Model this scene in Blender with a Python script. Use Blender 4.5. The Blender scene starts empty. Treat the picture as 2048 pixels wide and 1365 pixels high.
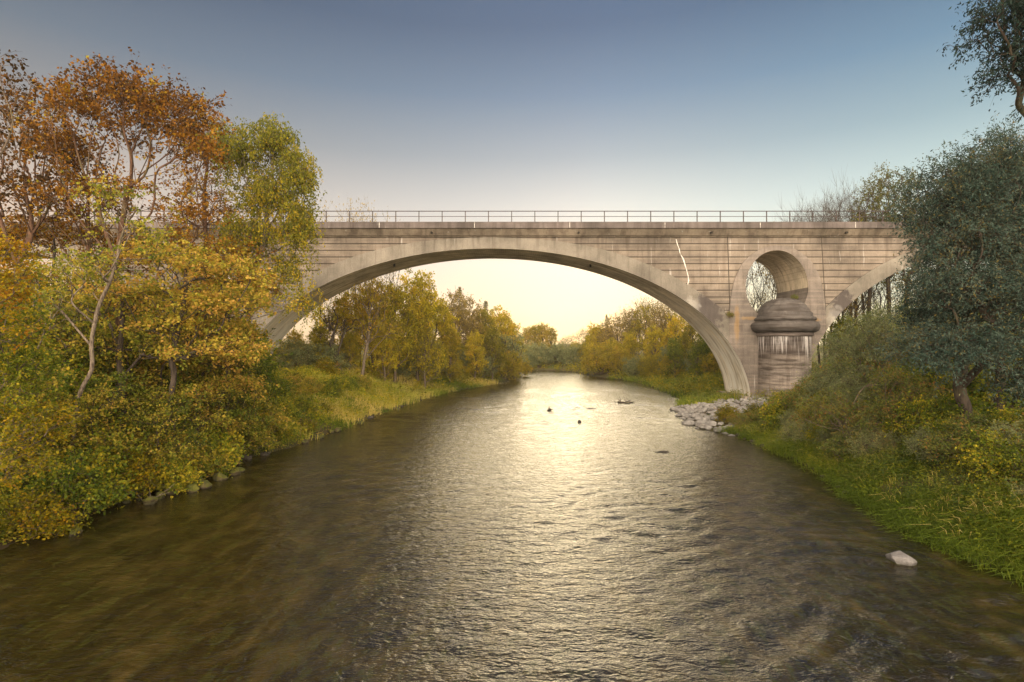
import bpy, math, random
import numpy as np

random.seed(3)
R = np.random.default_rng(11)
SC = bpy.context.scene
COL = SC.collection

# ------------------------------------------------------------------ camera numbers
CAMH, F, HX, HY, BD = 5.8, 1100.0, 1024.0, 688.0, 50.0


def PX(px, d):
    return (px - HX) / F * d


def PZ(py, d):
    return CAMH + (HY - py) / F * d


# ------------------------------------------------------------------ objects and meshes
def tag(o, label=None, cat=None, group=None, kind=None):
    if label: o['label'] = label
    if cat: o['category'] = cat
    if group: o['group'] = group
    if kind: o['kind'] = kind
    return o


def empty(name, loc=(0, 0, 0), rz=0.0):
    o = bpy.data.objects.new(name, None)
    o.empty_display_size = 0.3
    o.location = loc
    o.rotation_euler = (0, 0, rz)
    COL.objects.link(o)
    return o


def copy_tree(o, parent=None):
    c = o.copy()
    COL.objects.link(c)
    if parent is not None:
        c.parent = parent
    for ch in list(o.children):
        copy_tree(ch, c)
    return c


class Geo:
    """collects vertices and faces (each face block has a fixed corner count)"""

    def __init__(self):
        self.v, self.f, self.n = [], [], 0

    def add(self, verts, faces, mat=0, tint=None, smooth=False):
        verts = np.asarray(verts, dtype=np.float64).reshape(-1, 3)
        faces = np.asarray(faces, dtype=np.int64)
        if faces.ndim == 1:
            faces = faces[None, :]
        t = np.full(len(faces), 0.5) if tint is None else np.asarray(tint, dtype=np.float64)
        self.f.append((faces + self.n, np.full(len(faces), mat, dtype=np.int32), t, smooth))
        self.v.append(verts)
        self.n += len(verts)

    def empty(self):
        return self.n == 0

    def mesh(self, name, mats, offset=(0, 0, 0), tint=False):
        me = bpy.data.meshes.new(name)
        V = np.concatenate(self.v) - np.asarray(offset)
        me.vertices.add(len(V))
        me.vertices.foreach_set('co', V.ravel())
        li = np.concatenate([f[0].ravel() for f in self.f])
        cnt = np.concatenate([np.full(len(f[0]), f[0].shape[1]) for f in self.f])
        st = np.concatenate([[0], np.cumsum(cnt)[:-1]])
        me.loops.add(len(li))
        me.loops.foreach_set('vertex_index', li.astype(np.int32))
        me.polygons.add(len(cnt))
        me.polygons.foreach_set('loop_start', st.astype(np.int32))
        me.polygons.foreach_set('material_index', np.concatenate([f[1] for f in self.f]))
        sm = np.concatenate([np.full(len(f[0]), f[3]) for f in self.f])
        me.polygons.foreach_set('use_smooth', sm)
        if tint:
            a = me.attributes.new('tint', 'FLOAT', 'FACE')
            a.data.foreach_set('value', np.concatenate([f[2] for f in self.f]).astype(np.float32))
        for m in (mats if isinstance(mats, (list, tuple)) else [mats]):
            me.materials.append(m)
        me.update(calc_edges=True)
        return me

    def build(self, name, mats, parent=None, loc=(0, 0, 0), tint=False):
        me = self.mesh(name, mats, loc, tint)
        o = bpy.data.objects.new(name, me)
        COL.objects.link(o)
        if parent is not None:
            o.parent = parent
            # vertices are given in world space: the part sits at the parent's origin
        else:
            o.location = loc
        return o

    # simple solids
    def box(self, x0, x1, y0, y1, z0, z1, mat=0):
        v = [(x0, y0, z0), (x1, y0, z0), (x1, y1, z0), (x0, y1, z0), (x0, y0, z1), (x1, y0, z1), (x1, y1, z1), (x0, y1, z1)]
        self.add(v, [(0, 3, 2, 1), (4, 5, 6, 7), (0, 1, 5, 4), (1, 2, 6, 5), (2, 3, 7, 6), (3, 0, 4, 7)], mat)

    def tube(self, pts, rad, k=6, mat=0, cap=True, smooth=True, tint=0.5):
        pts = np.asarray(pts, float)
        rad = np.broadcast_to(np.asarray(rad, float), (len(pts),))
        d = np.gradient(pts, axis=0)
        d /= np.linalg.norm(d, axis=1)[:, None] + 1e-9
        ref = np.array([0.31, 0.2, 0.93]) if abs(d[0][2]) < 0.8 else np.array([0.9, 0.3, 0.1])
        u = np.cross(d, ref)
        u /= np.linalg.norm(u, axis=1)[:, None] + 1e-9
        w = np.cross(d, u)
        a = np.linspace(0, 2 * math.pi, k, endpoint=False)
        ring = np.cos(a)[None, :, None] * u[:, None, :] + np.sin(a)[None, :, None] * w[:, None, :]
        V = pts[:, None, :] + ring * rad[:, None, None]
        n = len(pts)
        i = np.arange(n - 1)[:, None] * k
        j = np.arange(k)[None, :]
        f = np.stack([i + j, i + (j + 1) % k, i + k + (j + 1) % k, i + k + j], -1).reshape(-1, 4)
        self.add(V.reshape(-1, 3), f, mat, np.full(len(f), tint), smooth)

    def lathe(self, cx, cy, prof, k=48, mat=0):
        a = np.linspace(0, 2 * math.pi, k, endpoint=False)
        V = np.array([[(cx + r * math.cos(t), cy + r * math.sin(t), z) for t in a] for r, z in prof])
        n = len(prof)
        i = np.arange(n - 1)[:, None] * k
        j = np.arange(k)[None, :]
        f = np.stack([i + j, i + (j + 1) % k, i + k + (j + 1) % k, i + k + j], -1).reshape(-1, 4)
        self.add(V.reshape(-1, 3), f, mat, None, True)


# ------------------------------------------------------------------ node helper
class N:
    def __init__(self, mat):
        self.t = mat.node_tree
        self.n = self.t.nodes

    def link(self, a, b):
        self.t.links.new(a, b)

    def put(self, sock, v):
        if v is None: return
        if isinstance(v, bpy.types.NodeSocket):
            self.link(v, sock)
        elif hasattr(sock.default_value, '__len__'):
            v = tuple(v)
            sock.default_value = v if len(v) == len(sock.default_value) else v + (1,)
        else:
            sock.default_value = v

    def new(self, typ, **kw):
        x = self.n.new(typ)
        for k, v in kw.items():
            setattr(x, k, v)
        return x

    def m(self, op, a, b=None, c=None, clamp=False):
        x = self.new('ShaderNodeMath', operation=op, use_clamp=clamp)
        for i, v in enumerate((a, b, c)):
            if v is not None: self.put(x.inputs[i], v)
        return x.outputs[0]

    def pos(self):
        return self.new('ShaderNodeNewGeometry').outputs['Position']

    def xyz(self, v):
        x = self.new('ShaderNodeSeparateXYZ')
        self.put(x.inputs[0], v)
        return x.outputs[0], x.outputs[1], x.outputs[2]

    def comb(self, x, y, z):
        c = self.new('ShaderNodeCombineXYZ')
        for i, v in enumerate((x, y, z)): self.put(c.inputs[i], v)
        return c.outputs[0]

    def vmul(self, v, s):
        x = self.new('ShaderNodeVectorMath', operation='MULTIPLY')
        self.put(x.inputs[0], v); self.put(x.inputs[1], s)
        return x.outputs[0]

    def vadd(self, v, s):
        x = self.new('ShaderNodeVectorMath', operation='ADD')
        self.put(x.inputs[0], v); self.put(x.inputs[1], s)
        return x.outputs[0]

    def dist(self, v, c):
        x = self.new('ShaderNodeVectorMath', operation='DISTANCE')
        self.put(x.inputs[0], v); self.put(x.inputs[1], c)
        return x.outputs['Value']

    def noise(self, v, scale, detail=4, rough=0.55, dist=0.0):
        x = self.new('ShaderNodeTexNoise')
        self.put(x.inputs['Vector'], v)
        x.inputs['Scale'].default_value = scale
        x.inputs['Detail'].default_value = detail
        x.inputs['Roughness'].default_value = rough
        x.inputs['Distortion'].default_value = dist
        return x.outputs['Fac']

    def white(self, v):
        x = self.new('ShaderNodeTexWhiteNoise', noise_dimensions='1D')
        self.put(x.inputs['W'], v)
        return x.outputs['Value']

    def rng(self, v, a, b, c=0.0, d=1.0):
        x = self.new('ShaderNodeMapRange')
        self.put(x.inputs[0], v)
        for i, k in enumerate((a, b, c, d)): self.put(x.inputs[i + 1], k)
        return x.outputs[0]

    def ramp(self, v, stops, interp='LINEAR'):
        x = self.new('ShaderNodeValToRGB')
        self.put(x.inputs[0], v)
        x.color_ramp.interpolation = interp
        e = x.color_ramp.elements
        while len(e) < len(stops): e.new(0.5)
        for el, (p, c) in zip(e, stops):
            el.position = p
            el.color = tuple(c) + (1,)
        return x.outputs[0]

    def mix(self, f, a, b, mode='MIX'):
        x = self.new('ShaderNodeMix', data_type='RGBA', blend_type=mode)
        self.put(x.inputs['Factor'], f)
        self.put(x.inputs[6], a); self.put(x.inputs[7], b)
        return x.outputs[2]

    def bump(self, h, strength=0.5, dist=0.02, normal=None):
        x = self.new('ShaderNodeBump')
        x.inputs['Strength'].default_value = strength
        x.inputs['Distance'].default_value = dist
        self.put(x.inputs['Height'], h)
        if normal is not None: self.link(normal, x.inputs['Normal'])
        return x.outputs[0]


def material(name):
    m = bpy.data.materials.new(name)
    m.use_nodes = True
    m.node_tree.nodes.clear()
    n = N(m)
    out = n.new('ShaderNodeOutputMaterial')
    return m, n, out


def principled(n, out, color, rough=0.8, spec=0.3, normal=None, metallic=0.0):
    p = n.new('ShaderNodeBsdfPrincipled')
    n.put(p.inputs['Base Color'], color)
    n.put(p.inputs['Roughness'], rough)
    n.put(p.inputs['Specular IOR Level'], spec)
    n.put(p.inputs['Metallic'], metallic)
    if normal is not None: n.link(normal, p.inputs['Normal'])
    n.link(p.outputs[0], out.inputs[0])
    return p


# ------------------------------------------------------------------ materials
def mat_concrete(name, groove=False, joints=(), lime=None, base=(0.209, 0.172, 0.139), board=True, stains=(), dark=0.0, soffit=False, hstripe=0.0, hs=3.2, rust=()):
    m, n, out = material(name)
    P = n.pos()
    x, y, z = n.xyz(P)
    big = n.noise(P, 0.35, 5, 0.6)
    fine = n.noise(P, 9.0, 5, 0.65)
    col = n.mix(n.rng(big, 0.34, 0.66), tuple(c * 0.62 for c in base), tuple(min(1, c * 1.3) for c in base))
    col = n.mix(n.rng(fine, 0.35, 0.7), col, n.mix(1.0, col, (0.80, 0.79, 0.78), 'MULTIPLY'))
    if board:
        k = n.m('FLOOR', n.m('DIVIDE', z, 0.15))
        bw = n.white(k)
        seg = n.noise(n.comb(n.m('MULTIPLY', x, 0.5), n.m('MULTIPLY', y, 0.5), n.m('MULTIPLY', k, 3.7)), 1.0, 3, 0.6)
        bb = n.m('ADD', n.m('MULTIPLY', bw, 0.35), n.m('MULTIPLY', seg, 0.65))
        col = n.mix(n.rng(bb, 0.25, 0.75), n.mix(1.0, col, (0.72, 0.72, 0.75), 'MULTIPLY'), n.mix(1.0, col, (1.14, 1.12, 1.10), 'MULTIPLY'))
    streak = n.noise(n.vmul(P, (2.6, 2.6, 0.22)), 1.0, 5, 0.65)
    col = n.mix(n.rng(streak, 0.50, 0.72, 0.0, 0.7), col, n.mix(1.0, col, (0.52, 0.48, 0.46), 'MULTIPLY'))
    # damp runs down from under the cornice
    ru = n.noise(n.vadd(n.vmul(P, (1.5, 1.5, 0.05)), (3, 71, 3)), 1.0, 4, 0.6)
    rl = n.m('ADD', n.m('MULTIPLY', ru, 7.0), 9.6)
    col = n.mix(n.m('MULTIPLY', n.rng(n.m('ADD', z, rl), 28.2, 29.4), n.rng(ru, 0.45, 0.6, 0.1, 0.6)), col, n.mix(1.0, col, (0.45, 0.42, 0.42), 'MULTIPLY'))
    wht = n.noise(n.vadd(n.vmul(P, (3.6, 3.6, 0.3)), (31, 7, 3)), 1.0, 4, 0.6)
    col = n.mix(n.rng(wht, 0.66, 0.75, 0.0, 0.45), col, (0.58, 0.55, 0.52))
    if hstripe:
        hsn = n.noise(n.vmul(P, (0.35, 0.35, hs)), 1.0, 5, 0.6)
        col = n.mix(n.rng(hsn, 0.45, 0.6, 0.0, hstripe), col, (0.045, 0.033, 0.027))
        streak = n.m('ADD', streak, n.m('MULTIPLY', hsn, 2.0))
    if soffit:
        # boards run along the vault, lime and soot have run down them; the lime white also paints sunlight onto the feet
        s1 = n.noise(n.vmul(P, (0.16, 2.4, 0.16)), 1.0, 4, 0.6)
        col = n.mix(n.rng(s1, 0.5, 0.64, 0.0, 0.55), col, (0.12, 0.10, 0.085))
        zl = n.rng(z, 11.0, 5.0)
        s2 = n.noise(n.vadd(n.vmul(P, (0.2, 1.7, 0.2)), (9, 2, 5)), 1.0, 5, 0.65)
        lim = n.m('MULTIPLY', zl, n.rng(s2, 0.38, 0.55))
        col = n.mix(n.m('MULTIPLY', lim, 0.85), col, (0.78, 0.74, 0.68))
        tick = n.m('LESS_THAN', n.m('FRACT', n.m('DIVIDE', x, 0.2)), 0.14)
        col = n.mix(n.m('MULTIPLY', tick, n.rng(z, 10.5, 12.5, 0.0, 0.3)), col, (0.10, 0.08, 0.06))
    wob = n.noise(P, 1.6, 4, 0.65)
    for (c, r, sc, st) in stains:
        dd = n.dist(n.vmul(P, sc), tuple(a * b for a, b in zip(c, sc)))
        dd = n.m('ADD', dd, n.m('MULTIPLY', n.m('SUBTRACT', wob, 0.5), 2.2 * r))
        f = n.rng(dd, r, r * 0.6, 0.0, st if st > 0 else -st)
        colr = (0.045, 0.035, 0.035) if st > 0 else (0.8, 0.77, 0.72)
        col = n.mix(f, col, colr)
    for (c, r, sc, st) in rust:
        dd = n.dist(n.vmul(P, sc), tuple(a * b for a, b in zip(c, sc)))
        dd = n.m('ADD', dd, n.m('MULTIPLY', n.m('SUBTRACT', wob, 0.5), 1.5 * r))
        col = n.mix(n.rng(dd, r, r * 0.5, 0.0, st), col, (0.30, 0.17, 0.05))
    if dark:
        dn = n.noise(P, 0.9, 6, 0.7)
        col = n.mix(n.rng(dn, 0.3, 0.6, dark * 0.5, dark), col, (0.045, 0.039, 0.036))
    if lime:
        z0, z1 = lime
        l = n.noise(n.vmul(P, (7.5, 7.5, 0.35)), 1.0, 4, 0.6)
        e = n.noise(n.vmul(P, (5.0, 5.0, 0.05)), 1.0, 3)
        zz = n.m('ADD', z, n.m('MULTIPLY', n.m('SUBTRACT', e, 0.55), 7.0))
        msk = n.m('MULTIPLY', n.rng(zz, z0, z0 + 0.9), n.rng(l, 0.41, 0.55))
        msk = n.m('MULTIPLY', msk, n.rng(fine, 0.25, 0.5, 0.5, 1.0))
        msk = n.m('MULTIPLY', msk, n.rng(n.noise(n.vmul(P, (1.6, 1.6, 0.3)), 1.0, 3), 0.40, 0.52, 0.15, 1.0))
        col = n.mix(n.rng(z, z0 - 0.6, z0 + 0.4, 0.0, 0.55), col, (0.06, 0.045, 0.045))
        msk = n.m('MULTIPLY', msk, n.m('LESS_THAN', z, z1))
        col = n.mix(n.m('MULTIPLY', msk, 0.85), col, (0.85, 0.80, 0.80))
    g = None
    if groove:
        fr = n.m('FRACT', n.m('DIVIDE', n.m('SUBTRACT', z, GZ0), GDZ))
        g = n.m('LESS_THAN', fr, 0.115)
        # the top course is plain
        g = n.m('MULTIPLY', g, n.m('LESS_THAN', z, PZ(480, 50)))
        for (xa, za, xb, zb) in joints:
            # vertical joints
            t = n.m('ADD', n.m('MULTIPLY', z, (xb - xa) / (zb - za)), xa - za * (xb - xa) / (zb - za))
            j = n.m('LESS_THAN', n.m('ABSOLUTE', n.m('SUBTRACT', x, t)), 0.035)
            j = n.m('MULTIPLY', j, n.m('GREATER_THAN', z, 7.0))
            g = n.m('MAXIMUM', g, j)
        gs = n.noise(P, 2.5, 3)
        col = n.mix(n.m('MULTIPLY', g, n.rng(gs, 0.2, 0.5, 0.75, 1.0)), col, (0.035, 0.026, 0.02))
    h = n.m('ADD', n.m('MULTIPLY', fine, 0.5), n.m('MULTIPLY', streak, 0.3))
    if g is not None: h = n.m('SUBTRACT', h, n.m('MULTIPLY', g, 1.5))
    nb = n.bump(h, 0.9, 0.06)
    principled(n, out, col, 0.88, 0.25, nb)
    return m


def mat_leaf(name, stops, trans=0.4, rough=0.5, var=0.3, tboost=1.5):
    gain = {'turning_leaf': 1.08, 'green_leaf': 1.05, 'bramble_leaf': 1.0, 'yellow_leaf': 0.85, 'rust_leaf': 1.1, 'grey_willow_leaf': 1.1, 'birch_leaf': 1.0, 'dry_grass_blade': 1.15, 'grass_blade': 0.95}.get(name, 1.0)
    stops = [(p, (min(0.75, q[0] * gain), min(0.75, q[1] * gain), q[2] * gain * (1.0 if 'willow' in name else 0.75))) for p, q in stops]
    m, n, out = material(name)
    at = n.new('ShaderNodeAttribute', attribute_name='tint')
    oi = n.new('ShaderNodeObjectInfo')
    v = n.m('ADD', at.outputs['Fac'], n.m('MULTIPLY', n.m('SUBTRACT', oi.outputs['Random'], 0.5), var), clamp=True)
    col = n.ramp(v, stops)
    p = n.new('ShaderNodeBsdfPrincipled')
    n.put(p.inputs['Base Color'], col)
    p.inputs['Roughness'].default_value = rough
    p.inputs['Specular IOR Level'].default_value = 0.12
    tr = n.new('ShaderNodeBsdfTranslucent')
    n.put(tr.inputs[0], n.mix(1.0, col, (tboost, tboost * 0.98, tboost * 0.7), 'MULTIPLY'))
    mx = n.new('ShaderNodeMixShader')
    mx.inputs[0].default_value = trans
    n.link(p.outputs[0], mx.inputs[1]); n.link(tr.outputs[0], mx.inputs[2])
    n.link(mx.outputs[0], out.inputs[0])
    return m


def mat_bark(name, a, b, scale=3.0):
    m, n, out = material(name)
    tc = n.new('ShaderNodeTexCoord').outputs['Object']
    f = n.noise(n.vmul(tc, (3, 3, 0.7)), scale, 5, 0.65)
    g = n.noise(tc, 1.2, 3)
    col = n.mix(n.rng(f, 0.35, 0.68), a, b)
    col = n.mix(n.rng(g, 0.5, 0.7, 0.0, 0.5), col, (0.10, 0.10, 0.035))
    principled(n, out, col, 0.9, 0.2, n.bump(f, 0.6, 0.03))
    return m


def mat_stone(name, a, b, moss=0.0):
    m, n, out = material(name)
    P = n.pos()
    oi = n.new('ShaderNodeObjectInfo').outputs['Random']
    f = n.noise(P, 3.0, 6, 0.65)
    col = n.mix(n.rng(f, 0.3, 0.7), a, b)
    col = n.mix(n.m('MULTIPLY', oi, 0.5), col, n.mix(1.0, col, (0.55, 0.52, 0.5), 'MULTIPLY'))
    if moss:
        nz = n.xyz(n.new('ShaderNodeNewGeometry').outputs['Normal'])[2]
        q = n.noise(P, 1.7, 5, 0.6)
        mk = n.m('MULTIPLY', n.rng(q, 0.38, 0.52), n.rng(nz, -0.2, 0.4, 0.25, 1.0))
        col = n.mix(n.m('MULTIPLY', mk, moss), col, n.ramp(f, [(0.3, (0.03, 0.038, 0.006)), (0.7, (0.12, 0.115, 0.012))]))
    # wet dark foot
    z = n.xyz(P)[2]
    wet = n.rng(n.m('ADD', z, n.m('MULTIPLY', f, 0.1)), 0.16, 0.06)
    col = n.mix(n.m('MULTIPLY', wet, 0.7), col, (0.03, 0.025, 0.018))
    principled(n, out, col, 0.85, 0.3, n.bump(n.m('ADD', f, n.m('MULTIPLY', n.noise(P, 16.0, 5, 0.7), 0.4)), 1.0, 0.08))
    return m


GDZ = 13.35 / 22.0
GZ0 = PZ(487.5, 50) - 0.03

M = {}
M['rust'] = mat_leaf('rust_leaf', [(0.0, (0.035, 0.020, 0.007)), (0.3, (0.11, 0.045, 0.008)), (0.55, (0.22, 0.092, 0.012)), (0.8, (0.30, 0.16, 0.018)), (1.0, (0.22, 0.20, 0.025))])
M['birch'] = mat_leaf('birch_leaf', [(0.0, (0.09, 0.10, 0.015)), (0.4, (0.20, 0.19, 0.02)), (0.75, (0.36, 0.27, 0.02)), (1.0, (0.46, 0.28, 0.025))])
M['layer'] = mat_leaf('turning_leaf', [(0.0, (0.08, 0.105, 0.018)), (0.3, (0.22, 0.22, 0.035)), (0.6, (0.36, 0.275, 0.05)), (1.0, (0.42, 0.24, 0.075))])
M['yellow'] = mat_leaf('yellow_leaf', [(0.0, (0.07, 0.085, 0.010)), (0.4, (0.21, 0.185, 0.012)), (0.8, (0.40, 0.265, 0.012)), (1.0, (0.37, 0.18, 0.02))])
M['green'] = mat_leaf('green_leaf', [(0.0, (0.045, 0.075, 0.012)), (0.45, (0.12, 0.155, 0.02)), (0.8, (0.26, 0.25, 0.025)), (1.0, (0.40, 0.30, 0.03))])
M['olive'] = mat_leaf('olive_leaf', [(0.0, (0.12, 0.12, 0.02)), (0.4, (0.27, 0.235, 0.03)), (0.75, (0.42, 0.32, 0.035)), (1.0, (0.45, 0.28, 0.05))], 0.5)
M['brown'] = mat_leaf('brown_leaf', [(0.0, (0.14, 0.11, 0.04)), (0.5, (0.30, 0.21, 0.07)), (1.0, (0.40, 0.28, 0.07))])
M['willow'] = mat_leaf('willow_leaf', [(0.0, (0.013, 0.026, 0.024)), (0.5, (0.038, 0.068, 0.053)), (0.85, (0.09, 0.125, 0.10)), (1.0, (0.15, 0.12, 0.04))], 0.22, 0.45)
M['sallow'] = mat_leaf('grey_willow_leaf', [(0.0, (0.09, 0.11, 0.055)), (0.5, (0.18, 0.20, 0.09)), (0.85, (0.27, 0.27, 0.11)), (1.0, (0.32, 0.24, 0.08))], 0.35)
M['bramble'] = mat_leaf('bramble_leaf', [(0.0, (0.055, 0.085, 0.025)), (0.5, (0.14, 0.17, 0.045)), (0.8, (0.25, 0.20, 0.06)), (1.0, (0.26, 0.12, 0.05))], 0.35)
M['grassA'] = mat_leaf('grass_blade', [(0.0, (0.06, 0.09, 0.015)), (0.5, (0.13, 0.18, 0.025)), (0.85, (0.24, 0.26, 0.04)), (1.0, (0.40, 0.33, 0.12))], 0.4)
M['grassB'] = mat_leaf('dry_grass_blade', [(0.0, (0.17, 0.22, 0.03)), (0.4, (0.32, 0.31, 0.07)), (0.75, (0.48, 0.38, 0.15)), (1.0, (0.56, 0.42, 0.22))], 0.4)
M['needle'] = mat_leaf('spruce_needle', [(0.0, (0.05, 0.06, 0.015)), (0.6, (0.14, 0.13, 0.03)), (1.0, (0.22, 0.18, 0.03))], 0.35)
M['gold'] = mat_leaf('golden_leaf', [(0.0, (0.20, 0.19, 0.02)), (0.4, (0.42, 0.35, 0.035)), (0.8, (0.62, 0.46, 0.05)), (1.0, (0.62, 0.36, 0.06))], 0.5)
M['bark'] = mat_bark('grey_bark', (0.07, 0.05, 0.035), (0.20, 0.15, 0.11))
M['barkr'] = mat_bark('reddish_bark', (0.05, 0.028, 0.018), (0.15, 0.08, 0.05))
M['barkp'] = mat_bark('pale_bark', (0.05, 0.035, 0.026), (0.27, 0.21, 0.16), 6.0)
M['barkd'] = mat_bark('dark_bark', (0.035, 0.027, 0.022), (0.10, 0.075, 0.06))
M['stone'] = mat_stone('pale_stone', (0.13, 0.12, 0.115), (0.36, 0.335, 0.31))
M['white_stone'] = mat_stone('white_stone', (0.13, 0.12, 0.118), (0.28, 0.26, 0.255))
M['moss'] = mat_stone('mossy_stone', (0.05, 0.035, 0.022), (0.13, 0.09, 0.055), 0.95)
M['darkstone'] = mat_stone('wet_stone', (0.03, 0.025, 0.02), (0.08, 0.065, 0.05))

# ------------------------------------------------------------------ river outline and ground
RIV = np.array([(-15, -40), (-14.6, 8), (-14.4, 15.5), (-14.1, 17.4), (-14.1, 21.5), (-13.8, 24.4), (-13.5, 27.5), (-12.2, 30.8), (-11.8, 35), (-11.4, 39.4),
                (-10.9, 45), (-10.2, 50), (-8.9, 58), (-7.4, 65.8), (-4.6, 73), (-1.7, 80), (1.0, 92), (2.2, 99), (0.5, 105), (-8, 108), (-25, 108), (-70, 104),
                (-140, 100), (-140, 116), (-70, 118), (-25, 121), (0, 121), (8, 118), (12, 110), (14.0, 98), (16.5, 90), (19.2, 83), (18.6, 73.5), (18.0, 62.5),
                (17.6, 57), (15.2, 50), (13.9, 45), (12.9, 40.6), (13.0, 36.7), (14.2, 35), (14.2, 30), (13.9, 26), (13.5, 23.5), (12.7, 20.4), (12.2, 17.2),
                (12.2, 15.5), (12.5, 13.5), (12.6, 8), (12.8, -40)], float)


def inside(x, y):
    x = np.asarray(x, float); y = np.asarray(y, float)
    c = np.zeros(x.shape, bool)
    n = len(RIV)
    for i in range(n):
        x1, y1 = RIV[i]; x2, y2 = RIV[(i + 1) % n]
        if y1 == y2: continue
        t = (y1 > y) != (y2 > y)
        c ^= t & (x < (x2 - x1) * (y - y1) / (y2 - y1) + x1)
    return c


def sdf(x, y):
    """metres outside the river (negative inside)"""
    x = np.asarray(x, float); y = np.asarray(y, float)
    best = np.full(x.shape, 1e9)
    n = len(RIV)
    for i in range(n):
        a = RIV[i]; b = RIV[(i + 1) % n]
        d = b - a
        L = d @ d
        t = np.clip(((x - a[0]) * d[0] + (y - a[1]) * d[1]) / L, 0, 1)
        best = np.minimum(best, np.hypot(x - a[0] - t * d[0], y - a[1] - t * d[1]))
    return np.where(inside(x, y), -best, best)


def sst(a, b, v):
    t = np.clip((v - a) / (b - a), 0, 1)
    return t * t * (3 - 2 * t)


def wob(x, y, s, seed=0):
    r = np.random.default_rng(seed)
    o = 0
    for k in range(7):
        a = r.uniform(0, 6.28); f = s * r.uniform(0.5, 1.9)
        o = o + np.sin((x * math.cos(a) + y * math.sin(a)) * f + r.uniform(0, 6.28))
    return o / 4.0


def ground_h(x, y):
    x = np.asarray(x, float); y = np.asarray(y, float)
    s = sdf(x, y)
    s2 = s + 0.35 * wob(x, y, 1.3, 5) * sst(-1, 1.5, s)
    right = x > 3
    w = np.where(right, 5.0 + 9.0 * sst(31, 38, y), 6.5 + 3.0 * sst(38, 60, y))
    top = np.where(right, 2.7 - 0.9 * sst(32, 44, y) + 0.4 * sst(60, 80, y), 2.8 - 0.6 * sst(60, 90, y))
    h = top * sst(0, 1, np.clip(s2 / w, 0, 1) ** 0.8 * 0.86 + 0.0) / float(sst(0, 1, 0.86))
    h = h + 0.13 * wob(x, y, 0.9, 2) * sst(0.5, 4, s) + 0.25 * wob(x, y, 0.25, 4) * sst(4, 12, s)
    bed = -0.12 - 0.9 * sst(0, 5, -s)
    h = np.where(s > 0, h, bed)
    far = sst(130, 420, np.hypot(x, y))
    return h + far * 2.5


def H(x, y):
    return float(ground_h(np.array([x]), np.array([y]))[0])


def axis(lo, hi, step, far_lo, far_hi, grow=1.25):
    a = list(np.arange(lo, hi + 1e-6, step))
    s = step; v = hi
    while v < far_hi:
        s *= grow; v += s; a.append(v)
    s = step; v = lo
    while v > far_lo:
        s *= grow; v -= s; a.insert(0, v)
    return np.array(a)


def sheet(xs, ys, zf):
    X, Y = np.meshgrid(xs, ys)
    Z = zf(X, Y)
    V = np.stack([X, Y, Z], -1).reshape(-1, 3)
    nx = len(xs)
    i = np.arange(len(ys) - 1)[:, None] * nx
    j = np.arange(nx - 1)[None, :]
    f = np.stack([i + j, i + j + 1, i + nx + j + 1, i + nx + j], -1).reshape(-1, 4)
    return V, f


def mat_ground():
    m, n, out = material('soil_and_litter')
    P = n.pos()
    a = n.noise(P, 0.25, 5, 0.6)
    b = n.noise(P, 2.5, 6, 0.7)
    c = n.noise(P, 14.0, 4, 0.7)
    soil = n.ramp(b, [(0.3, (0.05, 0.032, 0.016)), (0.55, (0.12, 0.08, 0.04)), (0.75, (0.20, 0.13, 0.06))])
    green = n.ramp(c, [(0.3, (0.04, 0.055, 0.01)), (0.7, (0.12, 0.13, 0.025))])
    col = n.mix(n.rng(a, 0.42, 0.58), soil, green)
    lit = n.m('GREATER_THAN', c, 0.66)
    col = n.mix(n.m('MULTIPLY', lit, 0.8), col, (0.34, 0.18, 0.05))
    z = n.xyz(P)[2]
    col = n.mix(n.rng(n.m('ADD', z, n.m('MULTIPLY', b, 0.2)), 0.32, 0.12, 0.0, 0.75), col, (0.035, 0.024, 0.013))
    principled(n, out, col, 0.95, 0.2, n.bump(n.m('ADD', b, c), 0.9, 0.1))
    return m


g = Geo()
V, f = sheet(axis(-34, 34, 0.4, -800, 800, 1.14), axis(6, 100, 0.5, -60, 1100, 1.14), ground_h)
g.add(V, f, 0, None, True)
tag(g.build('ground', mat_ground()), kind='structure')


# ------------------------------------------------------------------ water
def mat_water():
    m, n, out = material('river_water')
    P = n.pos()
    x, y, z = n.xyz(P)
    # weed and gravel seen through shallow brown water
    bed = n.noise(n.vmul(P, (1.0, 0.5, 1.0)), 1.25, 5, 0.6, 0.6)
    weed = n.noise(n.vmul(P, (2.2, 0.6, 1.0)), 2.4, 5, 0.65, 1.2)
    col = n.ramp(bed, [(0.3, (0.006, 0.004, 0.0012)), (0.5, (0.018, 0.0125, 0.003)), (0.7, (0.055, 0.038, 0.010))])
    col = n.mix(n.rng(weed, 0.5, 0.62, 0.0, 0.6), col, (0.035, 0.038, 0.008))
    bz = n.noise(n.vmul(P, (2.2, 4.5, 1.0)), 1.0, 3, 0.5, 0.8)
    b2 = n.noise(n.vmul(P, (6.0, 13.0, 1.0)), 1.0, 2, 0.5, 0.6)
    b3 = n.noise(n.vmul(P, (17.0, 30.0, 1.0)), 1.0, 2, 0.5, 0.4)
    h = n.m('ADD', n.m('ADD', n.m('MULTIPLY', bz, 0.8), n.m('MULTIPLY', b2, 0.35)), n.m('MULTIPLY', b3, 0.10))
    nb = n.bump(h, 0.85, 0.07)
    p = principled(n, out, col, 0.14, 0.5, nb)
    p.inputs['IOR'].default_value = 1.75
    return m


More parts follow.
